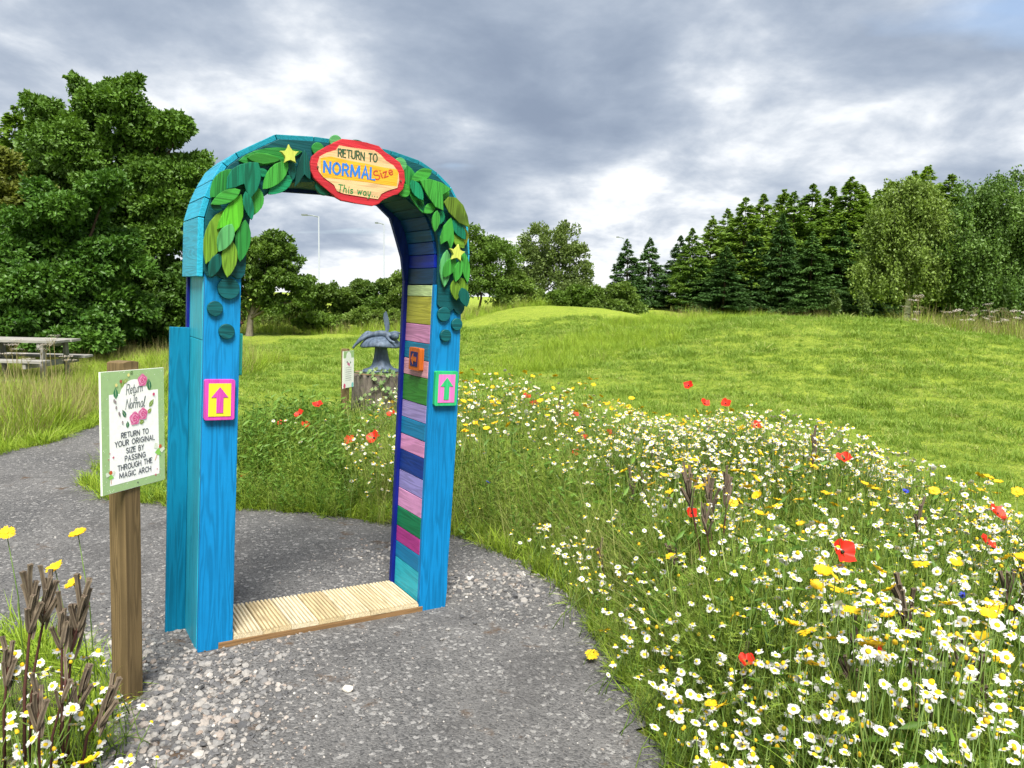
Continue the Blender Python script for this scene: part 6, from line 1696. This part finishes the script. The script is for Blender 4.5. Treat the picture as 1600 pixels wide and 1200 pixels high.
J = [tuple(q) for q in np.array([(-.02, -.04, .475), (.07, -.06, .50), (.15, -.08, .485), (.20, -.10, .465), (.235, -.12, .46), (-.10, -.09, .475), (-.17, -.10, .46), (-.26, -.13, .405), (-.345, -.12, .335), (-.375, -.12, .295), (-.10, .0, .47), (-.18, -.02, .50), (-.25, -.07, .44), (-.32, -.09, .37), (.14, -.15, .45), (.20, -.20, .405), (.27, -.19, .385), (.12, .0, .47), (.22, -.03, .44), (.27, -.10, .42)]) * np.array([.86, .86, 1]) + np.array([-.02, 0, 0])]
E_ = [(0, 1), (1, 2), (2, 3), (3, 4), (0, 5), (5, 6), (6, 7), (7, 8), (8, 9), (0, 10), (10, 11), (11, 12), (12, 13), (2, 14), (14, 15), (15, 16), (2, 17), (17, 18), (18, 19)]
Rr = [.052, .05, .048, .028, .05, .044, .036, .028, .02, .016, .042, .036, .026, .018, .024, .019, .015, .024, .019, .015]
fig = skin_body('sleeping_figure', J, E_, Rr, mu, m_stat)
V, F = lathe_geo([(.02, -.05), (.05, -.03), (.058, 0), (.05, .03), (.025, .052)], 14, lambda q, i: (1 + .08 * math.sin(7 * q + i), 0))
link('hair', mesh('hair', V, F, True), m_stat, fig, (.19, -.095, .468), (.4, 1.2, 0))
def wing(name, P, w, parent):
    L, R_ = [], []
    for i, p in enumerate(P):
        t = i / (len(P) - 1); q = w * math.sin(PI * min(1, .12 + t * .86)) ** .7
        L.append((p[0] - q, p[1], p[2])); R_.append((p[0] + q, p[1], p[2]))
    bm = bmesh.new(); lv = [bm.verts.new(v) for v in L]; rv = [bm.verts.new(v) for v in R_]
    for i in range(len(P) - 1): bm.faces.new((lv[i], rv[i], rv[i + 1], lv[i + 1]))
    bmesh.ops.recalc_face_normals(bm, faces=list(bm.faces)); ex = bmesh.ops.extrude_face_region(bm, geom=list(bm.faces))
    for v in ex['geom']:
        if isinstance(v, bmesh.types.BMVert): v.co.y += .012
    bm_obj(name, bm, m_stat, parent, smooth=False)
wing('wing', [(.075, -.03, .50), (.085, -.025, .56), (.075, -.02, .63), (.065, -.02, .69), (.06, -.02, .745), (.065, -.02, .775)], .033, mu)
tube('wing', [(.11, -.05, .50), (.19, -.05, .515), (.29, -.04, .49), (.38, -.03, .43), (.44, -.03, .38)], [.012, .016, .016, .012, .006], m_stat, mu, 6)
ivy = empty('ivy_vine', (SX, SY, sz)); tag(ivy, 'variegated ivy trailing over the log stump and round the statue base', 'ivy')
m_vine = plain('#3c5a38', .8); 
f_ivy = foliage('ivy_leaf', (.09, .19, .045), (.42, .50, .26), .2, .5, .8)
hv = [(0, 1), (.30, .62), (.95, .70), (.55, .10), (.72, -.42), (.16, -.30), (0, -.6), (-.16, -.30), (-.72, -.42), (-.55, .10), (-.95, .70), (-.30, .62)]
ivy_me = mesh('leaf', [(x, 0.18 * abs(x), z) for x, z in hv], [tuple(range(12))]); ivy_me.materials.append(f_ivy)
r6 = random.Random(9)
trails = [[(-.37, -.05, .5), (-.30, -.25, .54), (-.1, -.36, .54), (.1, -.37, .53), (.3, -.25, .54), (.37, -.05, .52)], [(.18, -.36, .52), (.05, -.40, .38), (-.12, -.40, .26), (-.25, -.32, .15)], [(.32, -.22, .52), (.28, -.31, .35), (.12, -.39, .22), (-.02, -.41, .10)],
          [(-.36, -.12, .5), (-.39, -.1, .35), (-.38, -.14, .2), (-.36, -.18, .05)], [(-.05, -.375, .5), (.08, -.40, .40), (.22, -.36, .28), (.30, -.30, .12)], [(.20, -.2, .55), (.10, -.26, .58), (-.1, -.26, .56)]]
for tr in trails:
    tube('vine', tr, .006, m_vine, ivy, 5)
    for i in range(len(tr) - 1):
        for k in range(4):
            f = (k + r6.random()) / 4; a, b = Vector(tr[i]), Vector(tr[i + 1]); q = a.lerp(b, f)
            ou = Vector((q.x, q.y, .12)).normalized() * .025
            link('leaf', ivy_me, None, ivy, q + ou + Vector((r6.uniform(-.02, .02), 0, r6.uniform(-.03, .02))), (r6.uniform(-.7, .5), r6.uniform(-.9, .9), math.atan2(ou.y, ou.x) + PI / 2 + r6.uniform(-.5, .5)), r6.uniform(.022, .038))

# ---------------------------------------------------------------- picnic table
m_grey = paint('#a4a29c', 'x', k=.7, grain=.3, rough=.9); m_greyz = paint('#94928a', 'z', k=.65, grain=.3, rough=.9)
pt = empty('picnic_table', (-8.02, 12.3, Tz(-8.05, 12.3) - .03), (0, 0, -.02)); tag(pt, 'weathered grey wooden picnic table half hidden by tall grass', 'picnic table')
for k in range(5): box('table_plank', -.85 + .01 * (k % 2), .85 - .015 * (k % 3), -.36 + .145 * k, -.36 + .145 * k + .135, .665, .705, m_grey, pt, .004)
for sy in (-1, 1):
    for k in range(2): box('seat_plank', -.84, .84 - .02 * k, sy * .58 - .14 + .145 * k, sy * .58 - .14 + .145 * k + .135, .375, .412, m_grey, pt, .004)
for sx in (-.50, .56):
    box('cross_beam', sx - .025, sx + .025, -.70, .70, .285, .374, m_grey, pt, .004)
    box('top_beam', sx - .025, sx + .025, -.34, .34, .590, .664, m_grey, pt, .004)
    for sy in (-1, 1):
        bm = slab_bm([(sy * .24, .66), (sy * .33, .66), (sy * .38, -.03), (sy * .29, -.03)], sx + .028, sx + .075, 'x')
        bm_obj('leg', bm, m_greyz, pt, .004)
# pale flowering umbels in the verge in front of the table
m_umb = foliage('umbel_flower', (.50, .44, .40), (.68, .62, .58), .1, .8, .6); m_drystem = foliage('dry_stem', (.20, .17, .07), (.34, .29, .14), .1, .8, .6)
def umbel_proto(r):
    V, F = [], []; 
    def add(g):
        o = len(V); V.extend(g[0]); F.extend([tuple(i + o for i in f) for f in g[1]])
    add(tube_geo([(0, 0, 0), (.02, 0, .4), (.01, .01, .72)], [.006, .005, .004], 4))
    n0 = len(F)
    for k in range(8):
        a = k * .8; p = Vector((.01 + .075 * math.cos(a) * r.uniform(.5, 1), .01 + .075 * math.sin(a) * r.uniform(.5, 1), .82 + r.uniform(-.02, .02)))
        add(tube_geo([(.01, .01, .71), p], [.002, .0015], 3))
    n1 = len(F)
    for k in range(60):
        a = r.uniform(0, 6.28); q = .09 * math.sqrt(r.uniform(0, 1)); c_ = Vector((.01 + q * math.cos(a), .01 + q * math.sin(a), .825 + r.uniform(-.012, .012)))
        o = len(V); s_ = .009
        V.extend([c_ + Vector((s_, 0, 0)), c_ + Vector((0, s_, .003)), c_ + Vector((-s_, 0, 0)), c_ + Vector((0, -s_, .003))]); F.append((o, o + 1, o + 2, o + 3))
    me = mesh('umbel', V, F); me.materials.append(m_drystem); me.materials.append(m_umb)
    mi = [0] * n1 + [1] * (len(F) - n1); me.polygons.foreach_set('material_index', mi)
    return me
r7 = np.random.default_rng(77)
um = [umbel_proto(r7) for _ in range(3)]
UP = [(18, 538), (28, 545), (10, 552), (42, 560), (72, 538), (78, 528), (85, 524), (66, 545), (104, 556), (110, 562), (25, 530), (35, 552)]
for i, (u, v) in enumerate(UP):
    Y = 10.2 + (i % 4) * .3; p = at(u, v, Y); z0 = Tz(p.x, Y)
    o = link('yarrow', um[i % 3], None, None, (p.x, Y, z0), (0, 0, r7.uniform(0, 6)), (1, 1, (p.z - z0) / .83))
    tag(o, 'dried pale flower umbel standing before the picnic table', 'wildflower', 'pale umbels before the picnic table')
# pale weeds at the far right behind the mound
ump = [link('pale_weed', m_.copy(), linked=False) for m_ in um] + [tuft('dry_weed', g_straw, 14, .6, .12, .008, .5, r7, seg=4), tuft('green_weed', g_rough, 16, .55, .14, .010, .6, r7, seg=4), tuft('dry_weed', g_straw, 10, .75, .10, .006, .35, r7, seg=4)]
Q = uni(4200, 9.5, 22, 22.0, 30, r7); Q = Q[(Q[:, 1] > 25.5 - .15 * (Q[:, 0] - 9)) & in_view(Q, .9, 40)]
Q = Q[(Q[:, 0] / Q[:, 1] > .505)]
pk = np.where(r7.random(len(Q)) < .04, r7.integers(0, 3, len(Q)), np.where(r7.random(len(Q)) < .30, 4, r7.integers(3, 6, len(Q))))
Qz = Q
scatter('pale_weeds', ump, on_ground(Q), rots(len(Q), .15, r7), r7.uniform(.9, 1.8, len(Q)) * (.7 + .7 * patch(Q, 1.1, 15)), pk, 'belt of pale dry weeds behind the mound at the foot of the birches', 'weeds')
# two saplings on the crest of the mound
for u, lb in ((1303, 'young slender sapling on the mound crest, left of two'), (1348, 'young slender sapling on the mound crest, right of two')):
    b = at(u, 490, 26.5); tree('sapling', lb, 'sapling', (b.x, 26.5), px_lobes([(u, 470, 6, 26.5, 2.6), (u + 3, 482, 8, 26.5, 1.6)], 26.5), 500, .09, f_willow, .015, int(u), clumps=8)
